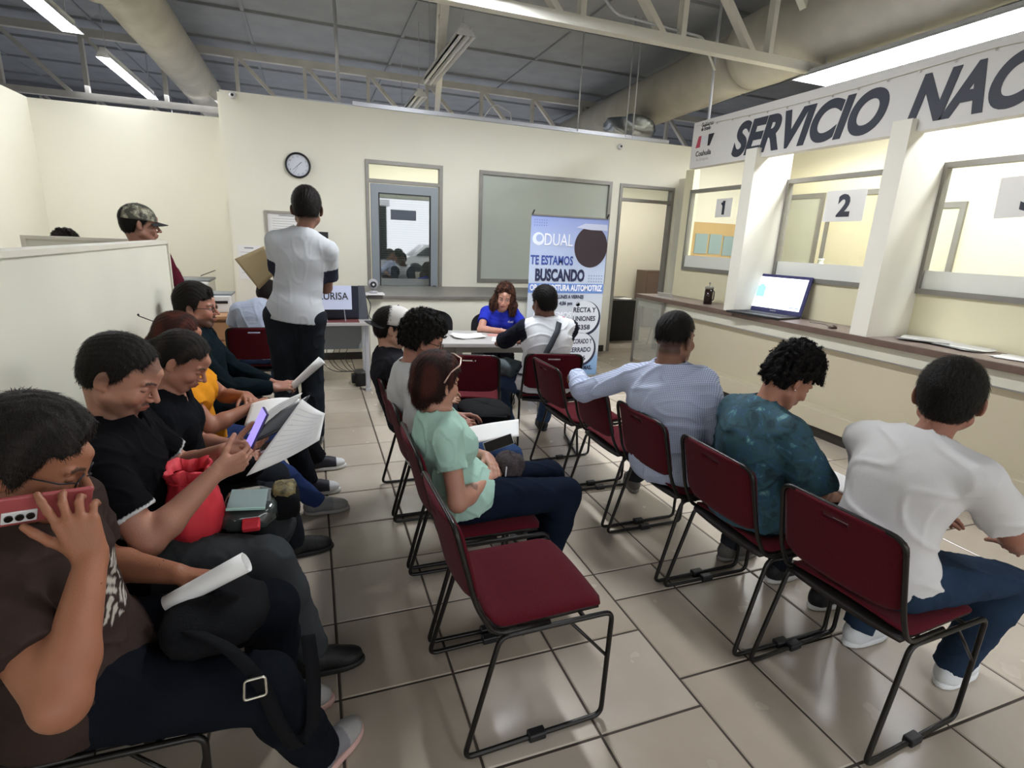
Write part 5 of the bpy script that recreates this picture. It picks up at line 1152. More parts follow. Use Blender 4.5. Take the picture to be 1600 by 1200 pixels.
P2=person('person','balding man in a black polo with white sleeve piping reading papers',dict(hip=(-.65,2.04,.57),yaw=0,neck=(-.64,2.03,1.05),head=(-.598,2.02,1.222),hpitch=30,hyaw=-6,s=1.04,hs=1.08,bulk=1.15,fat=.035,slump=.03,armr=1.08,hfat=.006,
  hands=dict(R=dict(w=(-.345,1.90,.895),e=(-.50,1.70,.5),f=(.86,.40,.20),b=(.30,-.90,-.25),c=(.75,.85,.9,.9),t=(.75,.5,.25)),
             L=dict(w=(-.35,2.17,.875),e=(-.55,2.5,.5),f=(.95,-.18,.12),b=(.1,.35,-.9),c=(.30,.35,.4,.45),t=(.7,.5,.2))),
  legs=dict(R=dict(a=(-.075,1.92,.11),k=(.2,1.88,.9),d=(1,.02)),L=dict(a=(-.34,2.20,.11),k=(.2,2.2,.9),d=(1,.1))),
  skin=hx('b07f6a'),eyes=False,beard=.5,hd=.0033,h=.006,scalp=(hx('241d1a'),.55),
  hair=dict(col=hx('1d1815'),vol=.004,top=-.004,front=-.012,side=-.022,nape=-.07,h=.004),
  shirt=dict(col=hx('0f0f12'),slv=.66,pad=.015,loose=.018,hem=-.10,hemcol=hx('c9c9c9'),collar=1,plain=1,name='polo_shirt',h=.006),pants=dict(col=hx('3b3e40'),th=1.15,cuff=.062),shoes=dict(col=hx('151514'),hi=.16,sole=hx('1a1a18'))))
P3=person('person','woman in a black blouse with tied-back black hair looking down',dict(hip=(-.65,2.63,.56),yaw=0,neck=(-.615,2.62,.985),head=(-.545,2.60,1.135),hpitch=34,hyaw=-4,s=.97,hs=1.0,woman=True,bulk=1.12,fat=.03,slump=.035,hfat=.007,
  hands=dict(R=dict(w=(-.37,2.50,.69),e=(-.6,2.25,.4),f=(.9,.35,.05),b=(.1,-.5,.8),**relax),L=dict(w=(-.36,2.70,.69),e=(-.6,2.95,.4),f=(.9,-.3,.05),b=(.1,.4,.85),**relax)),
  legs=dict(R=dict(a=(-.36,2.52,.09),k=(.2,2.5,.9),d=(1,0)),L=dict(a=(-.16,2.80,.09),k=(.2,2.75,.9),d=(1,.15))),
  skin=hx('a97763'),eyes=False,hd=.0035,
  hair=dict(col=BLKH,col2=hx('2c2420'),vol=.007,top=.004,front=-.004,side=.004,nape=-.066,extra=[((0,-.10,.02),(0,-.13,-.01),.035,.03)]),
  shirt=dict(col=hx('131418'),slv=.52,pad=.014,hem=-.08,open=.014,vneck=.05,name='blouse'),pants=dict(col=hx('23262b')),shoes=dict(col=hx('141414'),sole=hx('161616'))))
P4=person('person','person in a yellow shirt with red-brown hair and crossed forearms',dict(hip=(-.66,3.17,.56),yaw=0,neck=(-.66,3.15,.99),head=(-.655,3.13,1.145),hpitch=14,hyaw=10,s=.95,woman=True,bulk=1.05,fat=.015,slump=.02,hb=.008,
  hands=dict(R=dict(w=(-.33,3.08,.775),e=(-.6,2.8,.5),f=(.6,.75,.0),b=(.1,-.2,.95),**relax),L=dict(w=(-.38,3.20,.80),e=(-.45,3.5,.6),f=(.3,-.92,.0),b=(.2,0,.95),**relax)),
  legs=dict(R=dict(a=(-.05,3.25,.09),k=(.3,3.1,.9),d=(1,.05)),L=dict(a=(-.36,3.36,.09),k=(.2,3.3,.9),d=(1,0))),
  skin=hx('a8735c'),hair=dict(col=BRNH,col2=hx('5a2c22'),vol=.014,top=.004,side=-.02,nape=-.08,extra=[((0,-.09,.0),(-.01,-.125,-.05),.045,.03)]),
  shirt=dict(col=hx('d78d24'),slv=.55,pad=.016,hem=-.08,open=.004),pants=dict(col=hx('2b3a63')),shoes=dict(col=hx('77777a'),toe=hx('8b8986'),sole=hx('96938e'))))
P5=person('person','bearded man with glasses in a dark green long-sleeved shirt',dict(hip=(-.65,3.74,.57),yaw=0,neck=(-.675,3.71,1.065),head=(-.665,3.70,1.225),hpitch=2,hyaw=-4,s=1.02,bulk=1.08,fat=.02,slump=.02,
  hands=dict(R=dict(w=(-.27,3.58,.735),e=(-.6,3.3,.4),f=(.92,.22,.10),b=(.1,-.55,.8),c=(.6,.65,.7,.75),t=(.6,.7,.3)),L=dict(w=(-.30,3.86,.70),e=(-.5,4.1,.4),f=(.9,-.3,0),b=(.1,.3,.9),**relax)),
  legs=dict(R=dict(a=(-.09,3.53,.10),k=(.3,3.6,.9),d=(1,-.02)),L=dict(a=(-.03,3.92,.10),k=(.3,3.85,.9),d=(1,.05))),
  skin=hx('a87663'),beard=.75,glasses='2a1a1c',hd=.0035,hair=dict(col=BLKH,vol=.010,top=.022,front=.016,side=-.02,nape=-.05,bangs=[((-.03,.05,.10),(.03,.085,.095),.028)]),scalp=(hx('2a211d'),.6),
  shirt=dict(col=hx('0f1a1f'),slv=1.97,pad=.014,loose=.010,hem=-.10,collar=1,name='long_sleeved_shirt'),pants=dict(col=hx('15161a'),cuff=.06),shoes=dict(col=hx('1d1c26'),toe=hx('cfcfd0'),sole=hx('d6d5d2'),lw=1,tx=.13)))
# ---- middle row
M1=person('person','woman in a mint top with dark hair seated in the centre',dict(hip=(.60,2.18,.575),ls=1.16,yaw=-2,neck=(.49,2.185,.955),head=(.482,2.20,1.095),hpitch=8,hyaw=28,s=.96,hs=1.0,woman=True,bulk=1.05,fat=.012,slump=.045,
  hands=dict(R=dict(w=(.70,2.10,.665),e=(.46,1.80,.42),f=(.55,.80,.12),b=(.35,-.55,.75),**relax),L=dict(w=(.735,2.27,.70),e=(.6,2.65,.5),f=(.10,-.97,-.12),b=(.35,0,.93),c=(.2,.25,.3,.4),t=(.75,.2,.2))),
  legs=dict(R=dict(a=(1.0,2.12,.09),k=(1.4,2.05,.9),d=(1,0)),L=dict(a=(1.03,2.30,.09),k=(1.4,2.3,.9),d=(1,0))),
  skin=hx('bb8a75'),hd=.0035,h=.006,marks=[((.60,1.99,.70),.022,hx('5f463f'),.7)],
  hair=dict(col=hx('271512'),col2=hx('4c241c'),vol=.014,top=.006,side=-.03,nape=-.085,front=.0,h=.004,n=5200,L=.034,extra=[((0,-.075,-.02),(0,-.075,-.065),.060,.044),((-.052,-.03,.0),(-.052,-.04,-.045),.034,.026),((.052,-.03,.0),(.052,-.04,-.045),.034,.026)]),
  shirt=dict(col=hx('a9cbbd'),slv=.50,pad=.014,loose=.012,hem=-.05,open=.022,name='mint_top',h=.006,wr=.0038),pants=dict(col=hx('141c2b'),th=1.15,cuff=.045,name='jeans'),shoes=dict(col=hx('3a3c40'),sole=hx('888888'))))
M2=person('person','man with curly black hair and glasses in a white tee, middle row',dict(hip=(.58,2.75,.57),yaw=0,neck=(.465,2.735,1.03),head=(.525,2.74,1.175),hpitch=18,hyaw=2,s=1.0,slump=.05,
  hands=dict(R=dict(w=(.665,2.60,.735),e=(.35,2.35,.4),f=(.92,.32,-.05),b=(.2,-.55,.75),**relax),L=dict(w=(.72,2.86,.72),e=(.6,3.2,.5),f=(.93,-.2,.0),b=(.1,.3,.9),**relax)),
  legs=dict(R=dict(a=(1.10,2.66,.10),k=(1.5,2.66,.9),d=(1,0)),L=dict(a=(1.12,2.88,.10),k=(1.5,2.9,.9),d=(1,.05))),
  skin=hx('9c6c5b'),glasses='24242a',hd=.0038,hair=dict(col=hx('14110f'),vol=.024,top=.020,curl=.0035,cf=120,n=5000,front=.022,side=.0,nape=-.045),scalp=(hx('1e1815'),.75),
  shirt=dict(col=hx('bfc0bf'),slv=.80,pad=.016,loose=.022,hem=-.08,open=.008,ring=hx('d8d8d6'),wr=.004),pants=dict(col=hx('33476b'),cuff=.06,name='jeans'),shoes=dict(col=hx('2b2b2e'),sole=hx('8a8a8a'))))
M3=person('person','person in a black tee with a pale cap turned backwards',dict(hip=(.56,3.32,.57),yaw=0,neck=(.425,3.31,1.0),head=(.445,3.31,1.15),hpitch=8,hyaw=-2,s=1.0,slump=.05,hb=.009,
  hands=dict(R=dict(w=(.72,3.17,.71),e=(.4,2.95,.4),f=(.92,.3,-.05),b=(.2,-.4,.8),**relax),L=dict(w=(.74,3.42,.71),e=(.6,3.75,.5),f=(.93,-.2,.0),b=(.1,.3,.9),**relax)),
  legs=dict(R=dict(a=(1.08,3.2,.10),k=(1.5,3.2,.9),d=(1,0)),L=dict(a=(1.10,3.45,.10),k=(1.5,3.45,.9),d=(1,.05))),
  skin=hx('b08872'),hair=dict(col=hx('17120f'),vol=.008,side=-.01,nape=-.058),shirt=dict(col=hx('26262b'),slv=.6,pad=.014,hem=-.08),pants=dict(col=hx('1d1f25')),shoes=dict(col=hx('1a1a1c'),sole=hx('55555a'))))
# ---- right row
R1=person('person','heavyset man in a blue checked shirt resting an arm on the empty chair',dict(hip=(1.84,2.27,.57),yaw=8,neck=(1.715,2.275,1.08),head=(1.735,2.265,1.245),hpitch=0,hyaw=16,s=1.05,hs=1.06,neckr=1.12,bulk=1.20,fat=.042,slump=.04,twist=24,hfat=.004,shL=(1.61,2.46,1.00),
  hands=dict(L=dict(w=(1.53,2.93,.895),e=(1.05,2.62,.62),f=(.25,.95,-.22),b=(-.1,.15,.97),c=(.5,.6,.6,.6),t=(.6,.6,.3)),R=dict(w=(2.12,2.15,.70),e=(1.95,1.8,.4),f=(.95,.2,0),b=(.1,-.3,.9),**relax)),
  legs=dict(R=dict(a=(2.15,2.10,.10),k=(2.5,2.1,.9),d=(1,0)),L=dict(a=(2.10,3.02,.10),k=(2.45,2.7,1.0),d=(.35,.94))),
  skin=hx('87604f'),hd=.0038,h=.006,hair=dict(col=hx('15110f'),vol=.002,top=.012,side=.045,nape=.005,front=.0),scalp=(hx('2a1f1b'),.72),
  shirt=dict(mat=check_mat(),slv=1.96,pad=.016,loose=.014,hem=-.10,collar=1,col=(1,1,1),name='checked_shirt',wr=.0045,wf=26,h=.0065),pants=dict(col=hx('2b2d33'),th=1.15),shoes=dict(col=hx('55504c'),sole=hx('6e6a66'))))
R2=person('person','person with curly black hair and a stud earring in a teal leaf-print shirt',dict(hip=(1.85,1.73,.57),yaw=-4,neck=(1.85,1.745,1.02),head=(1.935,1.715,1.165),hpitch=34,hyaw=-12,s=1.0,hs=1.02,slump=.05,bulk=1.05,fat=.01,
  hands=dict(R=dict(w=(2.17,1.58,.64),e=(1.95,1.3,.4),f=(.9,.3,-.1),b=(.2,-.3,.9),**relax),L=dict(w=(2.15,1.86,.64),e=(1.9,2.15,.4),f=(.93,-.2,-.1),b=(.1,.3,.9),**relax)),
  legs=dict(R=dict(a=(2.30,1.62,.10),k=(2.6,1.6,.9),d=(1,0)),L=dict(a=(2.26,1.86,.10),k=(2.6,1.86,.9),d=(1,.1))),
  skin=hx('a5745f'),eyes=False,hd=.0038,h=.006,hair=dict(col=hx('100d0c'),vol=.018,top=.030,curl=.0045,cf=105,n=5000,front=.030,side=.012,nape=-.058,bangs=[((0,.06,.10),(.03,.10,.065),.03),((-.03,.06,.10),(-.02,.10,.07),.03)]),
  shirt=dict(mat=leaf_mat(),col=(1,1,1),slv=.92,pad=.020,loose=.030,hem=-.10,collar=1,name='leaf_print_shirt',wr=.0045,wf=24,h=.0065),pants=dict(col=hx('1b1e24')),shoes=dict(col=hx('16161a'),sole=hx('d0cfcc'),toe=hx('1c1c20'))))
R3=person('person','man in a plain white T-shirt seen from behind at the right',dict(hip=(1.93,1.18,.585),ls=1.13,yaw=4,neck=(2.035,1.185,1.05),head=(2.095,1.18,1.225),hpitch=6,hyaw=27,s=1.04,hs=1.1,bulk=1.02,slump=.05,shw=.19,
  hands=dict(R=dict(w=(2.45,1.03,.66),e=(2.3,.7,.5),f=(.85,.45,-.2),b=(.2,-.2,.9),**relax),L=dict(w=(2.42,1.36,.66),e=(2.1,1.7,.4),f=(.85,-.4,-.2),b=(.1,.3,.9),**relax)),
  legs=dict(R=dict(a=(2.40,1.09,.10),k=(2.7,.9,.9),d=(1,.12)),L=dict(a=(2.24,1.38,.10),k=(2.7,1.45,.9),d=(1,.05))),
  skin=hx('9a6a58'),hd=.0038,h=.006,hair=dict(col=hx('191513'),vol=.010,top=.004,side=-.015,nape=-.082,front=.0),
  shirt=dict(col=hx('cfcdcc'),slv=.66,pad=.022,loose=.026,hem=-.11,open=.006,ring=hx('d0cecd'),wr=.004,wf=20,h=.0065),pants=dict(col=hx('27364a'),cuff=.062,th=1.18),shoes=dict(col=hx('d9dcdf'),sole=hx('e2e4e6'),lw=1)))
# ---- interview table
def raglan(P,C,q): return C
TM=person('person','man in a white raglan shirt with black sleeves at the interview table',dict(hip=(1.77,3.94,.57),yaw=78,neck=(1.765,3.955,1.075),head=(1.735,3.985,1.225),hpitch=8,hyaw=104,s=1.05,hs=1.05,bulk=1.14,fat=.03,slump=.03,neckr=1.1,hb=.007,
  hands=dict(L=dict(w=(1.545,4.52,.795),e=(1.2,4.1,.55),f=(.45,.88,0),b=(-.2,0,.97),**relax),R=dict(w=(1.80,4.52,.80),e=(2.2,4.2,.6),f=(-.3,.93,0),b=(.2,0,.97),**relax)),
  legs=dict(L=dict(a=(1.60,4.30,.10),k=(1.3,4.4,.9),d=(.25,.97)),R=dict(a=(1.96,4.36,.10),k=(2.2,4.5,.9),d=(.2,.98))),
  skin=hx('6e4a3e'),hair=dict(col=hx('12100f'),vol=.009,top=.006,side=-.01,nape=-.06),
  shirt=dict(col=hx('d9dbe0'),slv=1.35,pad=.016,loose=.016,hem=-.10,slcol=hx('20222c'),slx=-.035,wr=.004,name='raglan_shirt'),pants=dict(col=hx('34455f'),th=1.1,cuff=.06),shoes=dict(col=hx('15151a'),sole=hx('1b1b20'))))
LD=person('person','woman in a royal blue T-shirt with wavy brown hair behind the table',dict(hip=(1.96,5.80,.56),yaw=-100,neck=(1.935,5.62,.955),head=(1.955,5.565,1.095),hpitch=14,hyaw=-112,hroll=-6,s=.97,hs=1.08,woman=True,bulk=1.06,fat=.012,slump=.04,
  hands=dict(R=dict(w=(1.84,5.30,.775),e=(1.4,5.5,.6),f=(.9,-.35,.0),b=(0,0,1),**relax),L=dict(w=(2.02,5.27,.775),e=(2.4,5.5,.6),f=(-.85,-.4,.0),b=(0,0,1),**relax)),
  legs=dict(R=dict(a=(1.78,5.38,.09),k=(1.7,5.2,.9),d=(-.1,-1)),L=dict(a=(1.96,5.34,.09),k=(1.9,5.2,.9),d=(-.1,-1))),
  skin=hx('bf8f7c'),lips=hx('9d4f4c'),hd=.0035,hair=dict(col=hx('33211c'),col2=hx('5a3a2c'),vol=.020,top=.010,side=-.03,nape=-.09,front=.0,curl=.0028,cf=100,n=4000,
    extra=[((.062,.0,.03),(.086,.012,-.07),.044,.052),((.092,.012,-.07),(.098,.03,-.15),.052,.034),((-.062,.0,.03),(-.086,.012,-.07),.044,.052),((-.092,.012,-.07),(-.098,.03,-.15),.052,.034),((0,-.07,0),(0,-.085,-.12),.07,.06)]),
  shirt=dict(col=hx('2b36ae'),slv=.55,pad=.014,hem=-.06,open=.010),pants=dict(col=hx('22242c')),shoes=dict(col=hx('1a1a1c'),sole=hx('333333'))))
# ---- standing and background people
ST=person('person','tall standing man in a white shirt with black sleeves reading wall notices',dict(hip=(-.14,4.41,1.06),yaw=84,neck=(-.045,4.40,1.675),head=(-.012,4.415,1.855),hpitch=-2,hyaw=84,s=1.13,hs=1.20,bulk=1.04,slump=-.01,standing=True,shw=.168,drop=.075,
  hands=dict(L=dict(w=(-.17,4.80,1.40),e=(-.16,4.75,.8),f=(-.6,.3,.5),b=(-.3,-.9,.2),c=(.6,.65,.7,.7),t=(.6,.6,.3)),R=dict(w=(-.02,4.78,1.30),e=(.16,4.55,.6),f=(-.8,.4,.2),b=(.3,.5,.6),**relax)),
  legs=dict(L=dict(a=(-.24,4.40,.11),k=(-.24,5.4,.6),d=(-.15,1)),R=dict(a=(-.04,4.42,.11),k=(-.04,5.4,.6),d=(.15,1))),
  skin=hx('7f5a4b'),hair=dict(col=hx('1a1513'),vol=.006,top=.010,side=.01,nape=-.035),scalp=(hx('241b18'),.6),
  shirt=dict(col=hx('b7babe'),slv=.70,pad=.020,loose=.022,hem=-.03,slcol=hx('2a2c38'),slx=.04,slfrom=.12,open=.002,ring=hx('3a3c4a'),wr=.0016,wf=30),pants=dict(col=hx('23272d'),th=1.15,cuff=.07,wr=.004),shoes=dict(col=hx('2b2b2e'),sole=hx('6b6b6b'))))
CP=person('person','man in a grey camouflage cap and maroon shirt behind the partition',dict(hip=(-1.08,4.62,1.0),yaw=40,neck=(-1.12,4.62,1.53),head=(-1.125,4.62,1.695),hpitch=6,hyaw=22,s=1.07,slump=.0,standing=True,hb=.009,
  hands=dict(R=dict(w=(-.84,4.80,1.12),e=(-.9,4.4,1.0),f=(.6,.7,0),b=(.2,-.2,.9),**relax),L=dict(w=(-1.05,4.95,1.12),e=(-1.4,4.9,1.0),f=(.6,.5,0),b=(-.1,.2,.9),**relax)),
  legs=dict(L=dict(a=(-1.18,4.66,.10),k=(-.6,5.3,.6),d=(.7,.7)),R=dict(a=(-1.03,4.55,.10),k=(-.5,5.2,.6),d=(.8,.6))),
  skin=hx('8e6655'),hair=dict(col=hx('17120f'),vol=.006,side=-.02,nape=-.06),shirt=dict(col=hx('4f1a26'),slv=.7,pad=.016,loose=.014,hem=.0),pants=dict(col=hx('23252c')),shoes=dict(col=hx('222222'))))
HD=person('person','far person whose dark hair just shows over the rear partition',dict(hip=(-1.86,5.45,.90),yaw=90,neck=(-1.86,5.45,1.36),head=(-1.86,5.46,1.50),hpitch=6,hyaw=88,s=.96,slump=.0,standing=True,hb=.012,hd=.008,
  hands=dict(R=dict(w=(-1.66,5.6,1.0),e=(-1.5,5.4,1.0),f=(.1,.9,0),b=(.1,0,.9),**relax),L=dict(w=(-2.0,5.6,1.0),e=(-2.2,5.4,1.0),f=(-.1,.9,0),b=(-.1,0,.9),**relax)),
  legs=dict(L=dict(a=(-1.94,5.45,.10),k=(-1.9,6.3,.5),d=(0,1)),R=dict(a=(-1.78,5.45,.10),k=(-1.8,6.3,.5),d=(0,1))),
  skin=hx('8e6655'),hair=dict(col=hx('1d1714'),vol=.014,top=.006,curl=.005,h=.007),shirt=dict(col=hx('4a4a55'),slv=.7,pad=.014,hem=.0,h=.012),pants=dict(col=hx('23252c'),h=.012),shoes=dict(col=hx('222222'))))
SB=person('person','person in a pale blue shirt seated with back turned at the wooden desk',dict(hip=(-.50,5.36,.57),yaw=84,neck=(-.475,5.50,1.01),head=(-.40,5.60,1.11),hpitch=25,hyaw=60,s=1.0,slump=.04,bulk=1.08,hb=.009,
  hands=dict(R=dict(w=(-.28,5.85,.82),e=(0,5.5,.6),f=(-.3,.9,-.2),b=(.1,0,.95),**relax),L=dict(w=(-.62,5.88,.82),e=(-.9,5.5,.6),f=(.2,.93,-.2),b=(-.1,0,.95),**relax)),
  legs=dict(L=dict(a=(-.60,5.78,.10),k=(-.7,6.2,.9),d=(0,1)),R=dict(a=(-.38,5.78,.10),k=(-.3,6.2,.9),d=(0,1))),
  skin=hx('96705e'),hair=dict(col=hx('1d1714'),vol=.012,nape=-.07),shirt=dict(col=hx('a9b2c4'),slv=.62,pad=.018,loose=.018,hem=-.10),pants=dict(col=hx('3c4d72')),shoes=dict(col=hx('3a3a3f'))))
# ================================================================ things people wear or hold
def W2(p): return Vector([float(a) for a in p])
def held_sheet(name, corners, label, m=None, bow=.012, n=1, cat='paper', group=None, rows=0, inkm=None, th=.0012):
    """corners: bottom-left, bottom-right, top-right, top-left in the room"""
    A,B,C_,D = [Vector(c) for c in corners]; nn = (B-A).cross(D-A).normalized(); mb = MB()
    for k in range(n):
        o = nn*k*.0022
        mb.slab(lambda u,v,sd: (A.lerp(B,u)).lerp(D.lerp(C_,u),v)+nn*(bow*math.sin(math.pi*u)+(th if sd else 0))+o, 12, 8)
    ctr=(A+B+C_+D)/4; r = empty(name, ctr); mb.build('sheet', m or M_paper, r, off=ctr, smooth=True)
    if rows:
        pr = MB()
        for j in range(rows):
            v=.88-.78*j/rows; u1=.9-.25*((j*37)%5)/5
            for sgn,o in ((1,th*1.6+.0022*(n-1)),(-1,-.0006)):
                pr.slab(lambda u,t,sd: (A.lerp(B,.08+u*(u1-.08))).lerp(D.lerp(C_,.08+u*(u1-.08)),v+t*.012)+nn*(bow*math.sin(math.pi*(.08+u*(u1-.08)))+o+(.0002 if sd else 0)), 8, 1)
        pr.build('print', inkm or mat('grey_print', hx('9a9aa2'), .7), r, off=ctr)['kind']='stuff'
    tag(r,label,cat,group); return r
def rolled(name,a,b,r0,r1,label,n=1):
    A,B=Vector(a),Vector(b); d=(B-A).normalized(); u=d.orthogonal().normalized(); w=d.cross(u); mb=MB()
    def fn(q,v,sd):
        ang=q*math.pi*2*1.35; r=(r0+(r1-r0)*v)*(1-.10*q)-(.0012 if sd else 0); return A.lerp(B,v)+(u*math.cos(ang)+w*math.sin(ang))*r
    mb.slab(fn,40,4); o=mb.build(name,M_paper,off=(A+B)/2,smooth=True); tag(o,label,'paper'); return o
def phone(name,c,xd,nd,l,w,label,body,glow=None,bump=False):
    X=Vector(xd).normalized(); Z=Vector(nd); Z=(Z-X*Z.dot(X)).normalized(); Y=Z.cross(X); M=Matrix(((X.x,Y.x,Z.x,c[0]),(X.y,Y.y,Z.y,c[1]),(X.z,Y.z,Z.z,c[2]),(0,0,0,1)))
    r=empty(name,c); MB().obox(M,(l,w,.010)).build('case',body,r,off=c,bevel=.004)
    MB().obox(M@Matrix.Translation((0,0,.0052)),(l*.94,w*.92,.0012)).build('screen', glow or mat('dark_screen',hx('101014'),.15),r,off=c)
    if bump:
        MB().obox(M@Matrix.Translation((-l*.28,w*.18,-.0062)),(.056,w*.40,.004)).build('camera_bump',M_white,r,off=c,bevel=.0015)
        for k in (-1,0,1): MB().lathe([(.007,0),(.0075,.004)],(0,0,0),14).build('lens',mat('lens_black',hx('14120f'),.1),r).matrix_local=Matrix.Translation(-Vector(c))@M@Matrix.Translation((-l*.28+k*.017,w*.18,-.012))
    tag(r,label,'phone'); return r
# phone at the ear
phone('smartphone',(-.550,1.292,1.118),(.84,.50,-.16),(-.5,.85,.25),.155,.068,'red smartphone held against the ear of the brown T-shirt wearer',mat('red_phone_case',hx('a04a4c'),.4),bump=True)
rolled('rolled_paper',(-.42,1.50,.695),(-.215,1.50,.79),.024,.030,'rolled white paper in the left hand of the brown T-shirt wearer')
# crossbody bag over the lap
bg_=empty('crossbody_bag',(-.30,1.42,.66))
def blob(name,c,r,m,parent,off,n=22,wob=.06,sq=3,seed=0,rot=0):
    rg=random.Random(seed); ph=[rg.uniform(0,6) for _ in range(4)]; mb=MB(); vs=[];fs=[];N=n;Mz=n//2
    Rm=Matrix.Rotation(rot,3,'Z')
    for j in range(Mz+1):
        for i in range(N):
            t=math.pi*j/Mz-math.pi/2; a=2*math.pi*i/N; ce=lambda v: math.copysign(abs(v)**(2/sq),v)
            k=1+wob*math.sin(3*a+ph[0]+2*t)+wob*.6*math.sin(7*a+ph[1]+5*t)
            vs.append(Vector(c)+Rm@Vector((r[0]*ce(math.cos(t))*ce(math.cos(a))*k,r[1]*ce(math.cos(t))*ce(math.sin(a))*k,r[2]*ce(math.sin(t))*k)))
    for j in range(Mz):
        for i in range(N): fs.append((j*N+i,j*N+(i+1)%N,(j+1)*N+(i+1)%N,(j+1)*N+i))
    mb.add(vs,fs); return mb.build(name,m,parent,off=off,smooth=True)
M_bag=mat('black_bag_cloth',hx('0e0f12'),.85,bump=.3,bscale=200,spec=.15)
blob('pouch',(-.30,1.47,.665),(.13,.14,.05),M_bag,bg_,(-.30,1.42,.66),seed=3)
def band(pts,w,th,side,m,parent,off,name='strap'):
    P=[Vector(p) for p in pts]; sd=Vector(side).normalized(); mb=MB(); n=len(P)
    def fn(u,v,s_):
        i=min(int(u*(n-1)),n-2); t=u*(n-1)-i; p=P[i].lerp(P[i+1],t); d=(P[min(i+1,n-1)]-P[i]).normalized(); nn=d.cross(sd).normalized(); return p+sd*(v-.5)*w+nn*(th if s_ else 0)
    mb.slab(fn,(n-1)*3,2); return mb.build(name,m,parent,off=off,smooth=True)
sp_=fillet([(-.34,1.36,.70),(-.24,1.28,.69),(-.17,1.245,.60),(-.14,1.24,.46),(-.10,1.26,.34),(-.06,1.30,.36),(-.05,1.32,.50),(-.06,1.36,.62)],.05,4)
band(sp_,.040,.004,(.75,.25,-.2),M_bag,bg_,(-.30,1.42,.66))
bu=[( -.185+.026*x,1.228+.0*x,.60+.030*z) for x,z in ((-1,-1),(1,-.85),(1,1),(-.8,.9))]
MB().tube(fillet(bu,.008,3,closed=True),.0032,6,closed=True).build('buckle',mat('silver_buckle',hx('d9d4c6'),.25,metal=.8),bg_,off=(-.30,1.42,.66),smooth=True)
tag(bg_,'black crossbody bag with a silver buckle on the nearest lap','bag')
# papers and phone of the man in the polo
held_sheet('form_sheet',[(-.26,2.00,.835),(-.005,2.03,.94),(.02,2.12,1.015),(-.06,2.13,1.075)],'large curling white form held by the man in the black polo',bow=-.03,n=2,rows=10,inkm=mat('faint_print',hx('d2d4d8'),.7))
held_sheet('dark_tablet',[(-.24,2.09,.925),(-.10,2.10,.98),(-.03,2.17,1.075),(-.17,2.17,1.00)],'dark tablet held under the white form',m=mat('tablet_black',hx('1b1c22'),.3),bow=0,th=.008,cat='tablet')
held_sheet('folded_form',[(-.26,2.14,.945),(-.12,2.16,1.01),(-.06,2.20,1.08),(-.18,2.20,1.02)],'folded white papers peeking behind the dark tablet',bow=.006,n=2,rows=5)
phone('smartphone',(-.215,2.04,1.00),(.42,.02,.85),(-.75,-.25,.5),.15,.074,'phone with a glowing violet screen above the white form',mat('violet_phone_body',hx('3b3568'),.35),glow=mat('violet_screen',(.4,.35,.9),emit=(.36,.28,1.0),estr=.75))
rb=empty('red_drawstring_bag',(-.46,2.02,.65)); M_rb=mat('red_bag_cloth',hx('d8323f'),.65,bump=.2,bscale=30)
vs=[];fs=[];N=36;prof=[(.02,.60),(.10,.61),(.125,.68),(.115,.76),(.085,.82),(.070,.845),(.088,.885),(.080,.89),(.060,.85)]
for j,(r_,z) in enumerate(prof):
    for i in range(N):
        a=6.2832*i/N; k=1+(.10 if j>=4 else .04)*math.sin(a*9+j)+.05*math.sin(a*4+j*.7); vs.append((-.455+r_*.85*k*math.cos(a)+.04*(z-.6),2.02+r_*k*math.sin(a),z+.01*math.sin(a*3)))
for j in range(len(prof)-1):
    for i in range(N): fs.append((j*N+i,j*N+(i+1)%N,(j+1)*N+(i+1)%N,(j+1)*N+i))
MB().add(vs,fs).build('pouch',M_rb,rb,off=(-.46,2.02,.65),smooth=True)
MB().tube([(-.445+.068*math.cos(a*.5236),2.02+.078*math.sin(a*.5236),.847) for a in range(12)],.004,6,closed=True).build('drawstring',M_rb,rb,off=(-.46,2.02,.65),smooth=True)
tag(rb,'bright red drawstring bag gathered in the lap of the man in the polo','bag')
cbg=empty('clear_plastic_bag',(-.26,2.10,.68))
blob('pouch',(-.27,2.10,.66),(.10,.12,.045),mat('clear_plastic',hx('39403f'),.12,coat=1),cbg,(-.26,2.10,.68),seed=8,wob=.05,sq=4)
MB().obox(Matrix.Translation((-.27,2.07,.713))@Matrix.Rotation(.1,4,'Y'),(.13,.16,.004)).build('window_panel',mat('pale_plastic_panel',hx('8fa5a3'),.12,coat=1),cbg,off=(-.26,2.10,.68),bevel=.0015)
MB().obox(Matrix.Translation((-.27,1.985,.713))@Matrix.Rotation(.1,4,'Y'),(.13,.006,.008)).build('bag_seal',mat('mint_seal',hx('a9cfc4'),.2),cbg,off=(-.26,2.10,.68))
MB().obox(Matrix.Translation((-.255,1.97,.655))@Matrix.Rotation(.6,4,'X'),(.06,.045,.03)).build('red_packet',M_rb,cbg,off=(-.26,2.10,.68),bevel=.006)
tag(cbg,'clear plastic bag with a red packet inside on the dark lap','bag')
cpp=empty('printed_black_pouch',(-.14,2.13,.67)); mcam=camo_mat()
blob('pouch',(-.145,2.14,.655),(.055,.085,.065),M_bag,cpp,(-.14,2.13,.67),seed=5,wob=.04)
blob('camouflage_panel',(-.145,2.14,.700),(.045,.07,.028),mat('gold_camouflage',hx('8a7b4c'),.7,noise=45,dark=.12),cpp,(-.14,2.13,.67),seed=6)
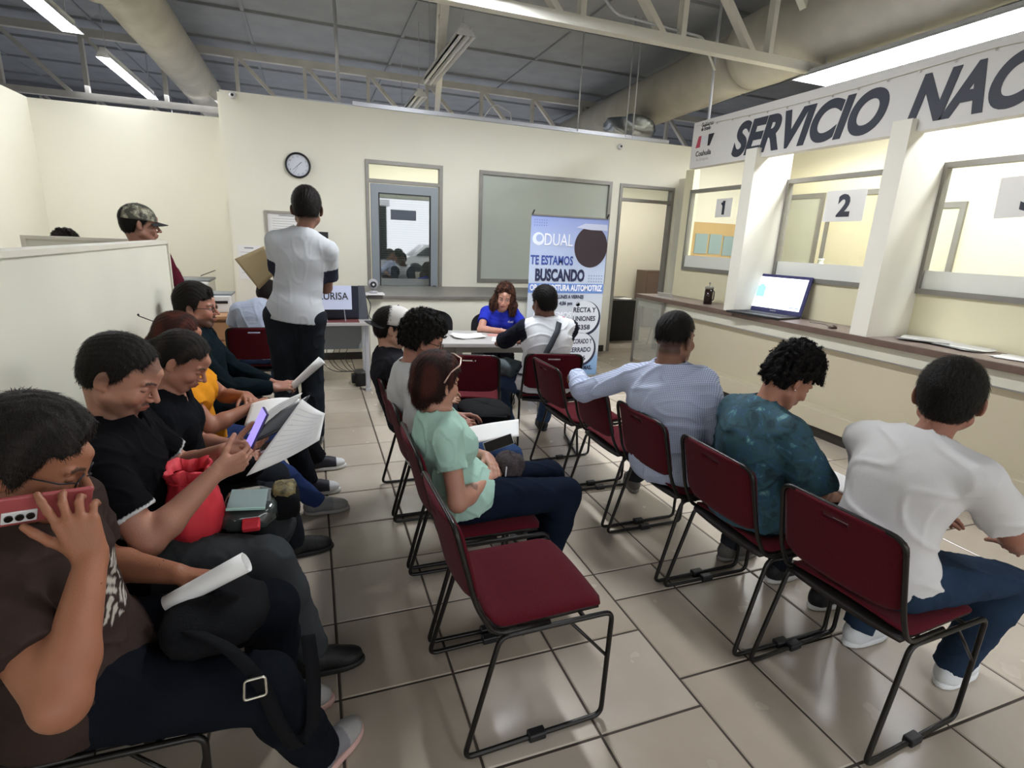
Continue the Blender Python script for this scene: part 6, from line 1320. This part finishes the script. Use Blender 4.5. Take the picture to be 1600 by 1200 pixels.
v,f=text_geo('Monster',.05,plane_M((-.175,2.053,.615),(0,0,1),(-1,0,.0)),extrude=.001,width=.075); MB().add(v,f).build('lettering',mat('gold_lettering',hx('a79a6a'),.6),cpp,off=(-.14,2.13,.67)) if False else None
tag(cpp,'black pouch with a gold camouflage top beside the clear bag','bag')
# woman in black, person in yellow, man in green
phone('smartphone',(-.20,2.58,.74),(.85,.1,.35),(-.4,-.1,.9),.15,.072,'pale phone lying over the lap papers of the woman in black',mat('pale_phone',hx('c9b7c4'),.4))
blob('handbag',(-.36,2.62,.645),(.10,.15,.07),M_bag,None,(-.36,2.62,.645),seed=12); tag(bpy.context.scene.objects['handbag'],'black handbag on the lap of the woman in the black blouse','bag')
held_sheet('white_papers',[(-.36,2.86,.735),(-.12,2.88,.745),(-.10,3.06,.80),(-.34,3.05,.79)],'white papers lying before the crossed forearms in yellow sleeves',n=4,bow=.02)
rolled('rolled_paper',(-.185,3.62,.70),(.03,3.60,.90),.020,.028,'rolled white paper raised by the man in dark green')
# hair stick
hsk=MB().tube([(-.80,3.05,1.27),(-.70,3.14,1.20)],.0025,6).lathe([(.002,-.006),(.006,0),(.002,.006)],(-.80,3.05,1.275),10).build('hair_stick',M_blkp,P4['root'],off=P4['base'],smooth=True)
hcl=MB().obox(Matrix.Translation((-.645,2.62,1.215)),(.02,.018,.03)).build('hair_clip',mat('cream_clip',hx('d9cdb4'),.4),P3['root'],off=P3['base'],bevel=.004)
# mint top woman
def on_head(Pn,x,y,z,s=1.0): return W2(Pn['E']+Pn['HR']@(V3(x,y,z)*s))
sg_=empty('raised_sunglasses',on_head(M1,0,.05,.11)); O=sg_.location.copy(); mr=mat('rose_gold_frame',hx('d8b7a8'),.25,metal=.5)
MB().tube([on_head(M1,q*.096,y,z) for q,y,z in ((-1,-.02,.062),(-1,.03,.095),(-.62,.065,.118),(0,.075,.128),(.62,.065,.118),(1,.03,.095),(1,-.02,.062),(1.02,-.05,.02))],.0036,7).build('frame',mr,sg_,off=O,smooth=True)
MB().tube([on_head(M1,-.097,-.02,.062),on_head(M1,-.100,-.05,.015)],.0034,7).build('temple',M_white,sg_,off=O,smooth=True)
for q in (-1,1): MB().add([on_head(M1,q*.035+.026*math.cos(a*.5236),.080,.120+.018*math.sin(a*.5236)) for a in range(12)],[tuple(range(12))]).build('lens',glass_mat('lens_glass',(.9,.9,.9),.1),sg_,off=O)
tag(sg_,'rose-gold sunglasses pushed up on the hair of the mint-top woman','sunglasses')
blob('furry_purse',(.83,2.20,.675),(.07,.075,.062),mat('brown_fur',hx('4b4042'),.95,noise=50,dark=.45,bump=1.0,bscale=120),None,(.83,2.20,.675),seed=21,wob=.05,sq=2.4,n=40); pu=bpy.context.scene.objects['furry_purse']; tag(pu,'brown furry purse under the hands of the mint-top woman','purse')
MB().tube([(.79,2.13,.70),(.785,2.125,.66),(.788,2.13,.62)],.004,6).build('zip_tassel',M_chrome,pu,off=(.83,2.20,.675))
held_sheet('white_folder',[(.70,2.44,.700),(.95,2.40,.735),(1.00,2.54,.775),(.72,2.56,.745)],'white folder resting on the lap beyond the mint-top woman',n=2,bow=.004,cat='folder')
phone('smartphone',(.84,2.395,.71),(.95,-.05,.28),(-.15,-.9,.4),.155,.055,'black phone leaning against the white folder',mat('white_phone_case',hx('c9c6c6'),.4))
nk=MB().tube([W2(M2['sp'](1.0)+V3(.072*math.cos(a),.072*math.sin(a),.022-.018*math.cos(a))) for a in [k*.2618 for k in range(24)]],.0022,6,closed=True).build('necklace',M_chrome,M2['root'],off=M2['base'],smooth=True)
wp=M2['wr']['R']; MB().lathe([(.031,-.014),(.034,-.010),(.034,.010),(.031,.014)],(0,0,0),20,0,'x').build('wristwatch',M_blkp,M2['root'],smooth=True).location=W2(wp-M2['base']+V3(-.012,-.006,0))
bp=empty('black_backpack',(.98,2.98,.70)); blob('bag_body',(.96,3.02,.675),(.15,.19,.050),M_bag,bp,(.98,2.98,.70),seed=31,wob=.03,n=30); MB().tube(fillet([(.86,2.86,.69),(.93,2.80,.71),(1.02,2.82,.69),(1.06,2.88,.68)],.04),.008,6).build('strap',M_bag,bp,off=(.98,2.98,.70),smooth=True)
tag(bp,'large soft black backpack across the laps of the middle row','backpack')
# backwards pale cap
def cap_on(Pn,yawdeg,crown,brim,label,s=1.06,back=False,gap=True):
    E=Pn['E'];HR=Pn['HR'];a=math.radians(yawdeg);Rz=np.array([[math.cos(a),-math.sin(a),0],[math.sin(a),math.cos(a),0],[0,0,1]]);R2=HR@Rz
    T=lambda x,y,z: W2(E+R2@(V3(x,y,z)*s)); ctr=T(0,-.015,.06); r=empty('baseball_cap',ctr)
    def fn(u,v,sd):
        t=v*math.pi/2*.98; az=u*2*math.pi; k=1.0 if sd else .965; return T(.094*k*math.cos(t)*math.cos(az),(-.016 if not back else .0)+.110*k*math.cos(t)*math.sin(az),.028+.105*k*math.sin(t)**.9)
    nu,nv=40,12; MB().slab(fn,nu,nv,(lambda i,j: not(j<5 and 27<=i<=32)) if gap else None).build('crown',crown,r,off=ctr,smooth=True)
    def br_(u,v,sd):
        x=(u*2-1)*.078; yy=.085*math.sqrt(max(0,1-(x/.094)**2)); y=yy+v*.075*math.sqrt(max(.05,1-(x/.080)**2)); return T(x,y,.030-.022*(x/.08)**2-.012*v+(.003 if sd else 0))
    MB().slab(br_,16,6).build('brim',brim,r,off=ctr,smooth=True); MB().lathe([(.006,0),(.004,.005)],T(0,-.016,.133),10).build('button',brim,r,off=ctr)
    tag(r,label,'cap'); return r
cap_on(M3,180,mat('pale_cap',hx('c9c6c2'),.8),mat('pale_cap_brim',hx('2a2a2c'),.8),'pale grey cap worn backwards by the person in the black tee')
cap_on(CP,0,mcam,mat('black_brim',hx('1e1d1c'),.8),'grey camouflage baseball cap with a black brim behind the partition')
# ear stud, teal shirt
p_=on_head(R2,.084,-.008,-.036); MB().lathe([(.001,-.003),(.004,0),(.001,.003)],p_,10).build('ear_stud',mat('bright_stud',hx('f2f2f2'),.1,metal=.6),R2['root'],off=R2['base'],smooth=True)
held_sheet('white_papers',[(2.20,1.55,.66),(2.38,1.60,.66),(2.36,1.86,.67),(2.19,1.84,.67)],'white papers on the lap of the person in the teal shirt',n=3,bow=.008)
# shoulder bag of the man at the table
cb_=empty('shoulder_bag',(1.52,4.12,.66)); O=Vector((1.52,4.12,.66)); blob('pouch',(1.51,4.14,.665),(.10,.13,.07),mat('grey_green_bag',hx('3d474b'),.8),cb_,O,seed=41,rot=.3)
q=TM; spf=q['sp']
def back(t,l,o): return W2(spf(t,-(o),l))
pts=[spf(1.02,.06,-.09),spf(1.055,.0,-.085),spf(1.02,-.100,-.075),spf(.90,-.165,-.045),spf(.70,-.185,.01),spf(.50,-.190,.065),spf(.32,-.185,.125),spf(.20,-.13,.195),spf(.16,-.02,.235),spf(.18,.06,.22)]
band([W2(p) for p in pts],.045,.005,W2(q['U']*.35+q['Lt']*.75),mat('dark_strap',hx('2b3038'),.7),cb_,O,'strap')
tag(cb_,'dark shoulder bag with its strap across the raglan shirt','bag')
lg=text_geo('dual',.035,plane_M(W2(LD['sp'](.78,.135,.075)),(.97,-.22,0),(0,-.15,1)),extrude=.001,width=.06)
MB().add(*lg).build('shirt_logo',M_paper,LD['root'],off=LD['base'])
br_=W2(LD['wr']['R']+.0); MB().lathe([(.029,-.003),(.031,0),(.029,.003)],(0,0,0),18,0,'x').build('bracelet',M_white,LD['root'],smooth=True).location=W2(LD['wr']['R']-LD['base'])
# envelope in the hand of the standing man
held_sheet('manila_envelope',[(-.40,4.70,1.24),(-.22,4.70,1.42),(-.34,4.70,1.575),(-.555,4.70,1.47)],'brown manila envelope held out by the standing man',m=mat('manila',hx('b5a27c'),.75),bow=0,th=.004,cat='envelope')

fw=blob('foil_wrap',(5.35,9.0,3.70),(.38,.3,.15),M_foil,None,(5.35,9.0,3.70),seed=77,wob=.16,n=40); tag(fw,'crumpled silver foil wrapping around the far end of the long duct','foil')
